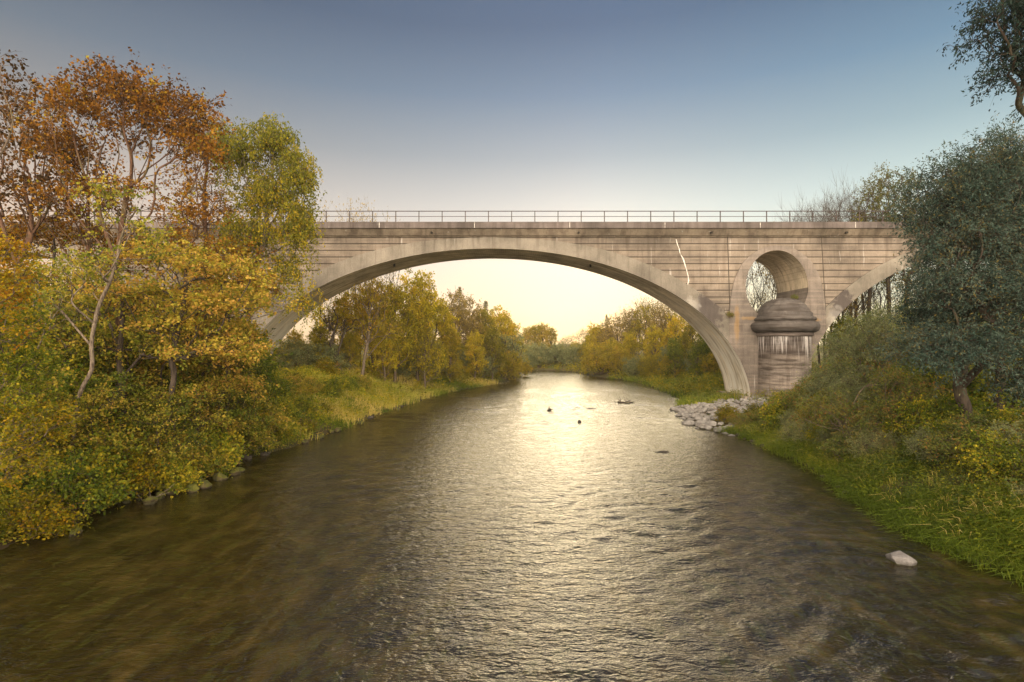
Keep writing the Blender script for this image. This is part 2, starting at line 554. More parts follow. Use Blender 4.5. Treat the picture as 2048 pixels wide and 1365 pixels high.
def water_z(x, y):
    """ripples: many short crested waves crossing the current, rougher on the right and in the riffle below the bridge"""
    r = np.random.default_rng(21)
    wx = x + 0.35 * wob(x, y, 0.9, 31)
    wy = y + 0.35 * wob(x, y, 0.8, 32)
    o = np.zeros_like(x)
    for k in range(46):
        lam = 0.32 * (1.35 / 0.32) ** r.uniform(0, 1) ** 1.3
        a = math.radians(90 + r.normal(0, 17) + 12)
        kx, ky = math.cos(a) * 6.283 / lam, math.sin(a) * 6.283 / lam
        env = 0.55 + 0.45 * wob(x, y, 1.6 / lam, 100 + k) if k % 2 == 0 else 1.0
        fade = sst(lam * 75, lam * 38, np.hypot(x, y))       # waves finer than the grid far away are left to the bump
        o += np.sin(wx * kx + wy * ky + r.uniform(0, 6.28)) * lam * 0.0056 * env * fade
    rough = 0.48 + 1.15 * sst(-5, 7, x) * sst(24, 9, y) + 0.9 * sst(34, 44, y) * sst(92, 66, y) * (0.4 + 0.6 * sst(-6, 2, x))
    patch = 0.75 + 0.45 * wob(x, y, 0.33, 71)
    # long standing waves in the riffle
    rif = sst(36, 44, y) * sst(86, 62, y) * 0.055 * np.sin(y * 2.7 + 2.2 * wob(x, y, 0.8, 81) + x * 0.4) * np.clip(wob(x, y, 0.7, 83) + 0.25, 0, 1)
    wake = 0.06 * np.exp(-((x - 9.7) / 0.8) ** 2 - ((y - 14.6) / 0.35) ** 2) - 0.05 * np.exp(-((x - 11.0) / 0.9) ** 2 - ((y - 14.3) / 0.3) ** 2)
    return o * rough * np.clip(patch, 0.3, 1.3) + rif + wake


g = Geo()
ys = [6.0]
while ys[-1] < 125:
    ys.append(ys[-1] + max(0.06, 0.0042 * ys[-1]))
ys = np.array([-60, -30, 0, 4] + ys)
V, f = sheet(axis(-17, 24, 0.095, -145, 60, 1.3), ys, water_z)
g.add(V, f, 0, None, True)
tag(g.build('river', mat_water()), kind='structure')

# ------------------------------------------------------------------ bridge
bridge = empty('railway_bridge', (0, 53, 0))
tag(bridge, 'long beige concrete arch bridge with railing spanning the river', 'bridge')


def bp(geo, name, mats, parent=None, label=None):
    """a part of the bridge given in world coordinates"""
    o = geo.build(name, mats, parent or bridge, (0, 53, 0))
    if label: o['label'] = label
    return o


def sub(geo, name, mats, parent):
    o = geo.build(name, mats, parent, (0, 53, 0))
    return o


def BX(px): return (np.asarray(px, float) - HX) / 22.0
def BZ(py): return CAMH + (HY - np.asarray(py, float)) / 22.0


MAIN = (981.0, 521.0, 478.0, 478.0)          # centre px, half span, joint left, joint right
RIGHT = (2008.0, 404.0, 356.0, 356.0)
LEFT = (-22.0, 380.0, 332.0, 332.0)
ARCHES = [LEFT, MAIN, RIGHT]
_ex = np.array([0, 76, 157, 221, 269, 306, 336, 366, 393, 412, 430, 478], float)
_ey = np.array([475, 477.5, 486, 498.7, 512, 525.7, 538.9, 553, 567.8, 581, 594.8, 630], float)
_ec = np.polyfit(np.concatenate([-_ex[::-1], _ex]), np.concatenate([_ey[::-1], _ey]), 6)


def intr(px, A):
    u = np.clip(np.abs(px - A[0]) / A[1], 0, 1)
    return 811 - 313.5 * np.sqrt(1 - u * u)


def extr(px, A):
    return np.polyval(_ec, (px - A[0]) * 521.0 / A[1])


def solid(geo, xs, top, bot, y0, y1, mt=0, mb=1, capl=True, capr=True, mtop=0, back=True):
    """extruded band between the two outlines top(px) and bot(px)"""
    X = BX(xs); T = BZ(top); B = BZ(bot)
    n = len(X)
    fr_t = np.stack([X, np.full(n, y0), T], -1); fr_b = np.stack([X, np.full(n, y0), B], -1)
    bk_t = np.stack([X, np.full(n, y1), T], -1); bk_b = np.stack([X, np.full(n, y1), B], -1)
    V = np.concatenate([fr_t, fr_b, bk_t, bk_b])
    i = np.arange(n - 1)
    geo.add(V, np.stack([i + n, i + n + 1, i + 1, i], -1), mt)
    if back: geo.add(V, np.stack([i + 2 * n, i + 2 * n + 1, i + 3 * n + 1, i + 3 * n], -1), mt)
    geo.add(V, np.stack([i, i + 1, i + 2 * n + 1, i + 2 * n], -1), mtop, None, True)
    geo.add(V, np.stack([i + n, i + 3 * n, i + 3 * n + 1, i + n + 1], -1), mb, None, True)
    if capl: geo.add(V, [(0, 2 * n, 3 * n, n)], mt)
    if capr: geo.add(V, [(n - 1, 2 * n - 1, 4 * n - 1, 3 * n - 1)], mt)


stn = [((float(BX(1418)), 50, float(BZ(622))), 1.5, (1, 0.1, 0.62), 0.75), ((float(BX(1385)), 50, float(BZ(612))), 0.75, (1, 0.1, 0.8), -0.15),
       ((float(BX(1683)), 50, float(BZ(612))), 1.2, (1, 0.1, 0.6), 0.85), ((float(BX(1672)), 50, float(BZ(640))), 0.8, (1, 0.1, 0.6), -0.12),
       ((float(BX(555)), 50, float(BZ(612))), 1.0, (1, 0.1, 0.6), 0.5)]
C_wall = mat_concrete('grooved_concrete', groove=True, joints=[(float(BX(1456)), float(BZ(474)), float(BX(1461)), float(BZ(629))), (float(BX(1644)), float(BZ(474)), float(BX(1652)), float(BZ(613))),
                                                               (float(BX(506)), float(BZ(474)), float(BX(501)), float(BZ(629))), (float(BX(318)), float(BZ(474)), float(BX(310)), float(BZ(613)))])
C_ring = mat_concrete('ring_concrete', base=(0.205, 0.180, 0.150), board=False, stains=stn)
C_pier = mat_concrete('pier_concrete', base=(0.209, 0.176, 0.152), rust=[((float(BX(1474)), 50, float(BZ(650))), 0.28, (1, 0.1, 0.13), 0.4), ((float(BX(1500)), 50, float(BZ(637))), 0.3, (0.3, 0.1, 1.6), 0.35),
                                                                     ((float(BX(1625)), 50, float(BZ(640))), 0.3, (0.3, 0.1, 1.6), 0.35)])
C_soff = mat_concrete('soffit_concrete', base=(0.62, 0.52, 0.39), board=False, soffit=True)  # base far paler than the ring, standing in for light missing under the vault
C_corn = mat_concrete('cornice_concrete', base=(0.142, 0.118, 0.112), board=False)
C_corn2 = mat_concrete('cornice_underside_concrete', base=(0.193, 0.156, 0.119), board=False)
C_shaft = mat_concrete('cutwater_concrete', base=(0.34, 0.29, 0.255), lime=(4.9, 6.45), hstripe=0.7)
C_cap = mat_concrete('cap_stone', base=(0.150, 0.132, 0.122), dark=0.6, hstripe=0.95, hs=7.0)

WY0, WY1 = 50.10, 55.94
# arch rings
for ai, A in enumerate(ARCHES):
    g = Geo()
    x0, x1 = A[0] - A[2], A[0] + A[3]
    xs = np.linspace(x0, x1, 160)
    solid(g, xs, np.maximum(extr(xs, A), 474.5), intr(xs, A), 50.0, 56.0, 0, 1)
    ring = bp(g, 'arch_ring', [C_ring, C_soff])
    if ai == 1:
        g = Geo()
        k = np.array([965.0, 993.0])
        solid(g, k, np.array([473.4, 473.4]), intr(k, A) + 0.0, 49.96, 49.998, 0, 0)
        sub(g, 'keystone', C_ring, ring)


# piers with the oval opening: (centre px, arch on the left, arch on the right, x px left joint, right joint, opening?)
def surround_top(px, c, hw):
    d = np.abs(px - c) / hw * 96.0
    return np.interp(d, [0, 14, 26, 42, 56, 66, 72, 79, 84, 88, 91, 94, 96], [491, 492.3, 495, 502.5, 512.5, 522, 530, 544, 555, 569, 583, 603, 629])


def hole_xs(c, hw, n=44):
    return c - hw * np.cos(np.linspace(0, math.pi, n))


PIERS = [(1554.0, MAIN, RIGHT), (408.0, LEFT, MAIN)]
HOLE = (62.5, 575.0, 74.0, 66.0)             # half width, centre py, up, down
for c, AL, AR in PIERS:
    xl = AL[0] + AL[3]; xr = AR[0] - AR[2]
    hw = (xr - xl) / 2; cc = (xl + xr) / 2

    def lowf(px):
        px = np.asarray(px, float)
        o = np.full(px.shape, 900.0)
        a = np.abs(px - AL[0]) < AL[1]; o[a] = intr(px[a], AL)
        b = np.abs(px - AR[0]) < AR[1]; o[b] = intr(px[b], AR)
        return o
    fl = AL[0] + AL[1]; fr = AR[0] - AR[1]
    g = Geo()
    hx = hole_xs(c, HOLE[0])
    footl = np.concatenate([np.linspace(xl, fl - 0.01, 50)])
    footl = xl + (fl - 0.01 - xl) * np.sin(np.linspace(0, math.pi / 2, 60))
    footr = xr - (xr - fr - 0.01) * np.sin(np.linspace(math.pi / 2, 0, 60))
    # outside the opening, left and right; the leg stands on the ground between the two feet
    def put(xa, xb, topfun, botfun, base_xs, capl=False, capr=False):
        xs = np.unique(np.concatenate([[xa, xb], base_xs[(base_xs > xa) & (base_xs < xb)]]))
        solid(g, xs, topfun(xs), botfun(xs), 50.0, 56.0, 0, 1, capl, capr)
    allx = np.unique(np.concatenate([footl, footr, hx, np.linspace(xl, xr, 90)]))
    stf = lambda p: surround_top(p, cc, hw)
    def botL(p):
        o = lowf(p)
        return o
    put(xl, min(fl, hx[0]), stf, botL, allx, True, False)
    u = lambda p: np.clip(np.abs(p - c) / HOLE[0], 0, 1)
    h_top = lambda p: HOLE[1] - HOLE[2] * np.sqrt(1 - u(p) ** 2)
    h_bot = lambda p: HOLE[1] + HOLE[3] * np.sqrt(1 - u(p) ** 2)
    # upper band above the opening, from hole edge to hole edge
    put(hx[0], hx[-1], stf, h_top, allx)
    # lower bands under the opening
    put(hx[0], fl, h_bot, lowf, allx)
    put(fl + 0.001, fr - 0.001, h_bot, lambda p: np.full(p.shape, 900.0), allx, True, True)
    put(fr, hx[-1], h_bot, lowf, allx)
    put(max(fr, hx[-1]), xr, stf, botL, allx, False, True)
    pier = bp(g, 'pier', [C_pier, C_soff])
    # foot blocks of the arches
    for fx, s in ((fl, -1), (fr, 1)):
        g = Geo()
        X = float(BX(fx))
        g.box(X - 0.35 - 0.25 * (s < 0), X + 0.35 + 0.25 * (s > 0), 49.8, 56.3, -1.2, 1.0)
        g.box(X - 0.9 - 0.3 * (s < 0), X + 0.9 + 0.3 * (s > 0), 49.4, 56.7, -1.2, 0.62)
        bp(g, 'footing', C_shaft)
    X0 = 24.66 if c > 981 else float(BX(981)) * 2 - 24.66
    g = Geo()
    g.lathe(X0, 50.0, [(2.26, -1.2), (2.26, 6.45), (2.30, 6.47), (2.44, 6.5), (2.46, 6.72), (2.40, 6.8), (2.0, 6.82)], 64)
    shaft = bp(g, 'cutwater', C_shaft)
    g = Geo()
    g.lathe(X0, 50.0, [(2.3, 6.80), (2.62, 6.84), (2.85, 6.98), (2.95, 7.2), (2.96, 7.42), (2.90, 7.58), (2.74, 7.72), (2.50, 7.78), (2.46, 7.84), (2.60, 7.90), (2.66, 8.02), (2.60, 8.15), (2.38, 8.22), (2.36, 8.30), (2.30, 8.5), (2.20, 8.62), (2.16, 8.66), (2.10, 8.85), (1.98, 9.02),
                       (1.93, 9.06), (1.86, 9.2), (1.70, 9.4), (1.62, 9.43), (1.45, 9.6), (1.30, 9.66), (0.95, 9.80), (0.5, 9.9), (0.0, 9.93)], 96)
    Vc = g.v[0]
    ang = np.arctan2(Vc[:, 1] - 50.0, Vc[:, 0] - X0)
    rr_ = np.hypot(Vc[:, 0] - X0, Vc[:, 1] - 50.0)
    nz = 0.035 * np.sin(ang * 9 + Vc[:, 2] * 3) + 0.03 * np.sin(ang * 17 - Vc[:, 2] * 7 + 1) + 0.025 * np.sin(ang * 31 + Vc[:, 2] * 11)
    k = (rr_ + nz * (rr_ > 0.3)) / np.maximum(rr_, 1e-6)
    Vc[:, 0] = X0 + (Vc[:, 0] - X0) * k; Vc[:, 1] = 50 + (Vc[:, 1] - 50) * k
    Vc[:, 2] += 0.03 * np.sin(ang * 13 + 2) * (rr_ > 0.3)
    sub(g, 'domed_cap', C_cap, shaft)

# plain outer wall ends beyond the side arches and the grooved spandrel walls
g = Geo()
def wall(xa, xb, botf, n=120, capl=False, capr=False):
    xs = np.linspace(xa, xb, n)
    solid(g, xs, np.full(n, 472.6), botf(xs), WY0, WY1, 0, 0, capl, capr)
for A in ARCHES:
    wall(A[0] - A[2], A[0] + A[3], lambda p, A=A: np.maximum(extr(p, A), 474.5) * 0.5 + intr(p, A) * 0.5, 150)
for c, AL, AR in PIERS:
    xl = AL[0] + AL[3]; xr = AR[0] - AR[2]
    wall(xl, xr, lambda p: surround_top(p, (xl + xr) / 2, (xr - xl) / 2) + 4.0, 90)
wall(RIGHT[0] + RIGHT[3], 2750, lambda p: np.full(p.shape, 900.0), 4, True, True)
wall(-750, LEFT[0] - LEFT[2], lambda p: np.full(p.shape, 900.0), 4, True, True)
spandrel = bp(g, 'spandrel_wall', C_wall)
# lime runs
g = Geo()
cr = np.array([(1353, 478), (1355, 487), (1359, 497), (1361, 507), (1367, 517), (1371, 530), (1374, 540), (1377, 552), (1378, 561), (1376, 569)], float)
wd = np.array([1.6, 1.3, 1.6, 1.2, 2.3, 1.7, 1.6, 1.7, 1.9, 1.2])
top = []
for (x, y), w in zip(cr, wd):
    top.append((float(BX(x - w * 0.6)), 50.09, float(BZ(y)))); top.append((float(BX(x + w * 0.6)), 50.09, float(BZ(y + 1))))
g.add(top, [(2 * i, 2 * i + 2, 2 * i + 3, 2 * i + 1) for i in range(len(cr) - 1)])
top2 = [(a, 50.12, b) for a, _, b in top]
g.add(top + top2, [(2 * i, 2 * i + 20, 2 * i + 22, 2 * i + 2) for i in range(9)] + [(2 * i + 1, 2 * i + 3, 2 * i + 23, 2 * i + 21) for i in range(9)])
mw, nn, oo = material('lime_run')
q = nn.noise(nn.pos(), 6.0, 4)
principled(nn, oo, nn.mix(nn.rng(q, 0.35, 0.6), (0.33, 0.30, 0.27), (0.70, 0.66, 0.62)), 0.8)
sub(g, 'lime_streak', mw, spandrel)['label'] = 'white lime streak running down from a crack'

# cornice: two bands with the track bed behind
def profile(geo, prof, x0, x1, mat=0, step=4.0):
    xs = np.arange(x0, x1 + 0.01, step)
    pr = np.array(prof, float)
    n = len(pr)
    V = np.array([[(x, p[0], p[1]) for p in pr] for x in xs]).reshape(-1, 3)
    i = np.arange(len(xs) - 1)[:, None] * n
    j = np.arange(n)[None, :]
    f = np.stack([i + j, i + (j + 1) % n, i + n + (j + 1) % n, i + n + j], -1).reshape(-1, 4)
    geo.add(V, f, mat)


XA, XB = -78.0, 78.0
g = Geo()
profile(g, [(49.34, 16.72), (49.34, 16.19), (49.50, 16.17), (49.50, 16.165), (50.0, 16.165), (56.6, 16.165), (56.66, 16.2), (56.66, 16.72), (56.6, 16.76), (49.4, 16.76)], XA, XB)
corn = bp(g, 'parapet', C_corn)
g = Geo()
profile(g, [(49.46, 16.16), (49.80, 15.60), (50.0, 15.58), (56.0, 15.58), (56.2, 15.6), (56.54, 16.16)], XA, XB)
g.box(XA, XB, 49.94, 56.06, 15.50, 15.575)
bp(g, 'cornice', C_corn2)
md, nn, oo = material('dark_joint')
principled(nn, oo, (0.02, 0.016, 0.013), 0.9)
for k in range(-5, 6):
    X = float(BX(950 + 188 * k))
    g = Geo()
    g.box(X - 0.02, X + 0.02, 49.325, 49.338, 16.2, 16.71)
    sub(g, 'joint_strip', mw, corn)
for px in (300, 582, 864.7, 1156, 1419, 1687):
    g = Geo()
    X = float(BX(px)); 
    a = np.linspace(0, 6.283, 9)[:-1]
    g.tube([(X, 49.42, 15.80), (X, 49.75, 15.84)], 0.095, 10)
    g.add([(X + 0.095 * math.cos(t), 49.425, 15.80 + 0.095 * math.sin(t)) for t in a], [list(range(8))])
    bp(g, 'drain_spout', md)
for px, py in ((788, 541), (1178, 535), (1516, 513)):      # small spouts in the vaults
    g = Geo()
    X = float(BX(px)) * 1.05; z = float(BZ(intr(np.array([981 + (px - 981) * 1.045]), MAIN)[0])) if px < 1400 else float(BZ(508))
    X = float(BX(981 + (px - 981) * 1.045)) if px < 1400 else float(BX(1531))
    g.tube([(X, 52.0, z + 0.3), (X, 52.0, z - 0.28)], 0.10, 8)
    bp(g, 'drain_spout', md)

# railing
mr, nn, oo = material('painted_rail_steel')
q = nn.noise(nn.pos(), 8.0, 4)
principled(nn, oo, nn.mix(nn.rng(q, 0.4, 0.65), (0.012, 0.009, 0.009), (0.05, 0.022, 0.016)), 0.6, 0.4)
RY = 49.62
g = Geo()
g.box(XA, XB, RY - 0.035, RY + 0.035, 17.73, 17.79)
g.box(XA, XB, RY - 0.02, RY + 0.02, 17.26, 17.30)
rail = bp(g, 'railing', mr)
SPX = 46.35
k0 = math.floor((-60 - 698.9) / SPX); k1 = math.ceil((2100 - 698.9) / SPX)
pg = None
for k in range(k0, k1 + 1):
    X = PX(698.9 + SPX * k, 49.62)
    if pg is None:
        gg = Geo(); gg.box(-0.035, 0.035, -0.035, 0.035, 0, 0.97)
        gg.box(-0.07, 0.07, -0.07, 0.07, 0, 0.02)
        pg = gg.mesh('post', mr)
    o = bpy.data.objects.new('post', pg); COL.objects.link(o)
    o.parent = rail; o.location = (X, RY - 53, 16.757)
g = Geo()
g.box(XA, XB, 56.35, 56.42, 17.73, 17.79)
g.box(XA, XB, 56.365, 56.405, 17.26, 17.30)
for k in range(-34, 36):
    g.box(k * 2.1 - 0.035, k * 2.1 + 0.035, 56.35, 56.42, 16.75, 17.73)
bp(g, 'railing', mr)


# ------------------------------------------------------------------ plants
def unit(v):
    return v / (np.linalg.norm(v, axis=-1, keepdims=True) + 1e-9)


def catmull(P, r, sub=3):
    P = np.asarray(P); r = np.asarray(r)
    if len(P) < 3 or sub < 2: return P, r
    Q = np.vstack([2 * P[0] - P[1], P, 2 * P[-1] - P[-2]])
    out = []; ro = []
    for i in range(len(P) - 1):
        p0, p1, p2, p3 = Q[i:i + 4]
        for t in np.linspace(0, 1, sub, endpoint=False):
            out.append(0.5 * (2 * p1 + (p2 - p0) * t + (2 * p0 - 5 * p1 + 4 * p2 - p3) * t * t + (3 * p1 - p0 - 3 * p2 + p3) * t ** 3))
            ro.append(r[i] * (1 - t) + r[i + 1] * t)
    out.append(P[-1]); ro.append(r[-1])
    return np.array(out), np.array(ro)


def crown_points(ells, rr, shell=0.33):
    out = []
    for (x, y, z, rx, ry, rz, n) in ells:
        d = unit(rr.normal(size=(n, 3)))
        a = rr.uniform(-1, 1, (6, 3)) * 4.5
        ph = rr.uniform(0, 6.28, 6)
        bumpy = 1 + 0.30 * np.mean(np.sin(d @ a.T + ph), axis=1) * 1.6
        u = rr.uniform(0, 1, n) ** shell
        out.append(np.array([x, y, z]) + d * np.array([rx, ry, rz]) * (u * bumpy)[:, None])
    return np.concatenate(out)


def skeleton(trunk, pts, bf, down=0.6):
    """greedy branching: each crown point joins the node that gives it the shortest way to the root"""
    T = [np.array(p, float) for p in trunk]
    par = list(range(-1, len(T) - 1))
    pl = [0.0]
    for i in range(1, len(T)): pl.append(pl[-1] + np.linalg.norm(T[i] - T[i - 1]))
    nodes = np.zeros((len(T) + len(pts), 3)); nodes[:len(T)] = T
    cost = np.full(len(pts), 1e9); best = np.zeros(len(pts), int)

    def relax(j, p, path):
        d = np.linalg.norm(pts - p, axis=1) + bf * path + down * np.maximum(0, p[2] - pts[:, 2])
        m = d < cost
        cost[m] = d[m]; best[m] = j
    start = 1 if len(T) > 2 else 0
    for j in range(start, len(T)): relax(j, T[j], pl[j])
    done = np.zeros(len(pts), bool)
    pl = pl + [0.0] * len(pts)
    par = par + [0] * len(pts)
    cnt = len(T)
    for _ in range(len(pts)):
        c = np.where(done, 1e9, cost)
        i = int(np.argmin(c))
        done[i] = True
        nodes[cnt] = pts[i]; par[cnt] = int(best[i])
        pl[cnt] = pl[best[i]] + np.linalg.norm(pts[i] - nodes[best[i]])
        old = cost.copy()
        relax(cnt, pts[i], pl[cnt])
        cost[done] = 1e9
        cnt += 1
    return nodes, np.array(par), len(T)


def twigs(geo, S, D, L, r0, droop, rr, tubes=True, sides=3):
    """S starts, D directions, L lengths -> bent twigs; returns a function giving points along them"""
    n = len(S)
    P1 = S + D * (L * 0.5)[:, None]
    D2 = unit(D + np.array([0, 0, -1.0]) * droop)
    P2 = P1 + D2 * (L * 0.5)[:, None]
    if tubes and n:
        u = unit(np.cross(D, rr.normal(size=(n, 3))))
        w = np.cross(D, u)
        V = []
        for P, r in ((S, r0), (P1, r0 * 0.7), (P2, r0 * 0.3)):
            for a in range(3):
                t = a * 2.0944
                V.append(P + (u * math.cos(t) + w * math.sin(t)) * r)
        V = np.stack(V, 1).reshape(-1, 3)
        b = np.arange(n)[:, None, None] * 9
        q = np.array([(i + j, i + (j + 1) % 3, i + 3 + (j + 1) % 3, i + 3 + j) for i in (0, 3) for j in range(3)])
        geo.add(V, (b + q[None]).reshape(-1, 4), 0, None, True)

    def at(t):
        t = t[..., None]
        return np.where(t < 0.5, S[:, None] + (P1 - S)[:, None] * (t * 2), P1[:, None] + (P2 - P1)[:, None] * (t * 2 - 1))
    return at, D2


def leaves(geo, C, A, Nn, s, w, tint, fold=0.12):
    A = unit(A)
    B = unit(np.cross(A, Nn))
    Nn = np.cross(B, A)
    s = s[:, None]
    V = np.stack([C, C + A * s * 0.45 + B * s * w * 0.5 + Nn * s * fold, C + A * s, C + A * s * 0.45 - B * s * w * 0.5 + Nn * s * fold], 1).reshape(-1, 3)
    f = np.arange(len(C) * 4).reshape(-1, 4)
    geo.add(V, f, 0, tint)


def plant(name, label, cat, xy, crown, trunk=None, bf=0.45, rt=0.010, pw=0.5, rtrunk=0.2, twigL=0.7, twigN=3, leafN=10, leafS=0.11, leafW=0.75, flat=0.5, droop=0.3,
          out=0.8, lmat='rust', bmat='bark', seed=1, shell=0.33, group=None, tb=0.5, tv=0.25, ztint=0.0, z=None, down=0.6, tubes=True, lean=None, trunkname='trunk', extra=None, crownname='crown', jag=0.05):
    rr = np.random.default_rng(seed)
    bx, by = xy
    bz = (H(bx, by) - 0.12) if z is None else z
    base = np.array([bx, by, bz])
    root = empty(name, tuple(base))
    tag(root, label, cat, group)
    pts = crown_points(crown, rr, shell)
    pts[:, 2] = np.maximum(pts[:, 2], 0.12)
    tr = trunk or [(0, 0, 0), (0, 0, 0.5)]
    if len(tr) > 2 and max(t[2] for t in tr) > 2:
        q = [np.array(tr[0], float)]
        for a_, b_ in zip(tr[:-1], tr[1:]):
            a_ = np.array(a_, float); b_ = np.array(b_, float); sl_ = np.linalg.norm(b_ - a_)
            if sl_ > 1.5: q.append((a_ + b_) / 2 + rr.normal(size=3) * np.array([1, 1, 0.2]) * sl_ * 0.022)
            q.append(b_ + rr.normal(size=3) * np.array([1, 1, 0]) * sl_ * 0.018)
        tr = q
    nodes, par, nt = skeleton(tr, pts, bf, down)
    n = len(nodes)
    desc = np.ones(n)
    for i in range(n - 1, nt - 1, -1): desc[par[i]] += desc[i]
    for i in range(nt - 1, 0, -1): desc[i - 1] = max(desc[i - 1], 0) + desc[i]
    rad = rt * desc ** pw
    L = np.concatenate([[0], np.cumsum(np.linalg.norm(np.diff(np.array(tr, float), axis=0), axis=1))])
    for i in range(nt): rad[i] = max(min(rad[i], rtrunk), rtrunk * (1 - 0.75 * L[i] / max(L[-1], 0.01)))
    rad[nt:] = np.minimum(rad[nt:], rtrunk * 0.6)
    kids = [[] for _ in range(n)]
    for i in range(1, n): kids[par[i]].append(i)
    gb = Geo(); gl = Geo()
    stack = [(0, None)]
    while stack:
        s, fr = stack.pop()
        ch = [] if fr is None else [fr]
        k = s
        while True:
            ch.append(k)
            if not kids[k]: break
            if k < nt - 1: nx = k + 1
            else: nx = max(kids[k], key=lambda q: desc[q])
            for q in kids[k]:
                if q != nx: stack.append((q, k))
            k = nx
        if len(ch) < 2: continue
        P = nodes[ch].copy(); r = rad[ch].copy()
        if fr is not None: r[0] = min(rad[fr], r[1] * 1.15)
        if not tubes and r.max() < 0.05: continue
        if fr is not None or len(ch) > 3:
            seg = np.linalg.norm(np.diff(P, axis=0), axis=1)
            P[1:-1] += rr.normal(size=(len(P) - 2, 3)) * (seg[1:, None] * jag)
            if len(P) == 2:
                mid = (P[0] + P[1]) / 2 + rr.normal(size=3) * seg[0] * jag + np.array([0, 0, -0.06 * seg[0]])
                P = np.array([P[0], mid, P[1]]); r = np.array([r[0], (r[0] + r[1]) / 2, r[1]])
        if fr is None:
            r = r.copy(); r[0] *= 1.35
        P, r = catmull(P, r, 3 if r.max() > 0.03 else 2)
        gb.tube(P, r, 8 if r.max() > 0.08 else (5 if r.max() > 0.03 else 3))
    tip = [i for i in range(nt, n) if desc[i] <= 4]
    if tip and twigN:
        tip = np.array(tip)
        dirs = unit(nodes[tip] - nodes[par[tip]])
        cen = np.mean(nodes[nt:], axis=0)
        S = np.repeat(nodes[tip], twigN, axis=0)
        D = np.repeat(dirs * out, twigN, axis=0) + rr.normal(size=(len(S), 3)) * 0.55
        D[:, 2] *= (1 - 0.6 * flat)
        D = unit(D)
        Lw = twigL * rr.uniform(0.5, 1.2, len(S))
        at, D2 = twigs(gb, S, D, Lw, max(rt * 0.7, 0.004), droop, rr, tubes=tubes)
        if leafN:
            m = len(S)
            t = rr.uniform(0.1, 1.05, (m, leafN)).clip(0, 1)
            C = at(t).reshape(-1, 3) + rr.normal(size=(m * leafN, 3)) * leafS * 0.5
            A = np.repeat(D2, leafN, axis=0) * 0.6 + rr.normal(size=(m * leafN, 3)) * 0.7
            A[:, 2] -= droop * 0.5
            Nn = rr.normal(size=(m * leafN, 3)) * (1.0 - flat * 0.75) + np.array([0, 0, 1.0]) * flat
            clus = np.repeat(rr.normal(size=len(tip)) * tv * 0.6, twigN * leafN)
            tint = tb + clus + rr.normal(size=m * leafN) * tv * 0.7
            if ztint:
                zr = (C[:, 2] - C[:, 2].min()) / (np.ptp(C[:, 2]) + 1e-6)
                tint = tint + ztint * (zr - 0.5)
            leaves(gl, C, A, Nn, leafS * rr.uniform(0.6, 1.25, m * leafN), leafW, np.clip(tint, 0, 1))
    if not gb.empty(): gb.build(trunkname, M[bmat], root)
    if not gl.empty(): gl.build(crownname, M[lmat], root, tint=True)
    return root


def stake(px, d):
    return (PX(px, d), d)


def rel(px, py, d, xy, rx, ry, rz, n):
    """crown lobe whose centre stands at picture place px,py at distance d; relative to a tree based at xy"""
    return (PX(px, d) - xy[0], d - xy[1], PZ(py, d) - (H(*xy) - 0.12), rx, ry, rz, n)


def rp(px, py, d, xy):
    return (PX(px, d) - xy[0], d - xy[1], PZ(py, d) - (H(*xy) - 0.12))


exec_parts = []
# ---- single trees of the near left bank
def trk(xy, *pp):
    """trunk polyline from picture places (px, py, d)"""
    return [(0, 0, 0)] + [rp(a, b, c, xy) for a, b, c in pp]


def lobes(xy, *ls):
    return [rel(px, py, d, xy, rx, ry, rz, n) for (px, py, d, rx, ry, rz, n) in ls]


b = stake(238, 27)
plant('maple_tree', 'tall rust-brown maple with long bare ascending limbs, highest tree on the left bank', 'tree', b,
      lobes(b, (250, 195, 27, 2.5, 2.2, 1.5, 170), (145, 205, 27, 1.4, 1.6, 1.2, 60), (350, 235, 27, 1.9, 2.0, 1.5, 120), (240, 250, 27, 3.0, 2.4, 1.4, 110),
            (380, 300, 26.5, 1.5, 1.8, 1.3, 60), (120, 290, 27, 1.6, 2, 1.5, 60), (270, 370, 27, 3.4, 2.4, 1.4, 60), (140, 400, 27, 2.0, 2, 1.3, 40), (380, 430, 27, 1.8, 2, 1.3, 40)),
      trunk=trk(b, (236, 700, 27), (232, 560, 27), (236, 490, 27), (240, 465, 27)), bf=0.7, rt=0.0065, rtrunk=0.23, twigL=0.8, twigN=4, leafN=7, leafS=0.15, leafW=0.8,
      flat=0.2, droop=0.35, lmat='rust', bmat='barkr', seed=5, shell=0.5, tb=0.38, tv=0.26, ztint=-0.35)
b = stake(40, 29)
plant('maple_tree', 'thin rust-leaved maple at the left picture edge, in front of the railing', 'tree', b,
      lobes(b, (30, 230, 29, 2.1, 2, 2.0, 110), (90, 310, 29, 1.9, 2, 1.9, 100), (-40, 330, 29, 2.2, 2, 2.2, 90), (60, 400, 29, 2.4, 2, 1.4, 70)),
      trunk=trk(b, (50, 700, 29), (44, 540, 29), (62, 470, 29)), bf=0.8, rt=0.009, rtrunk=0.16, twigL=0.75, twigN=3, leafN=6, leafS=0.17, leafW=0.8, flat=0.25, droop=0.3,
      lmat='rust', bmat='barkr', seed=6, shell=0.5, tb=0.32, tv=0.25)
b = stake(165, 31)
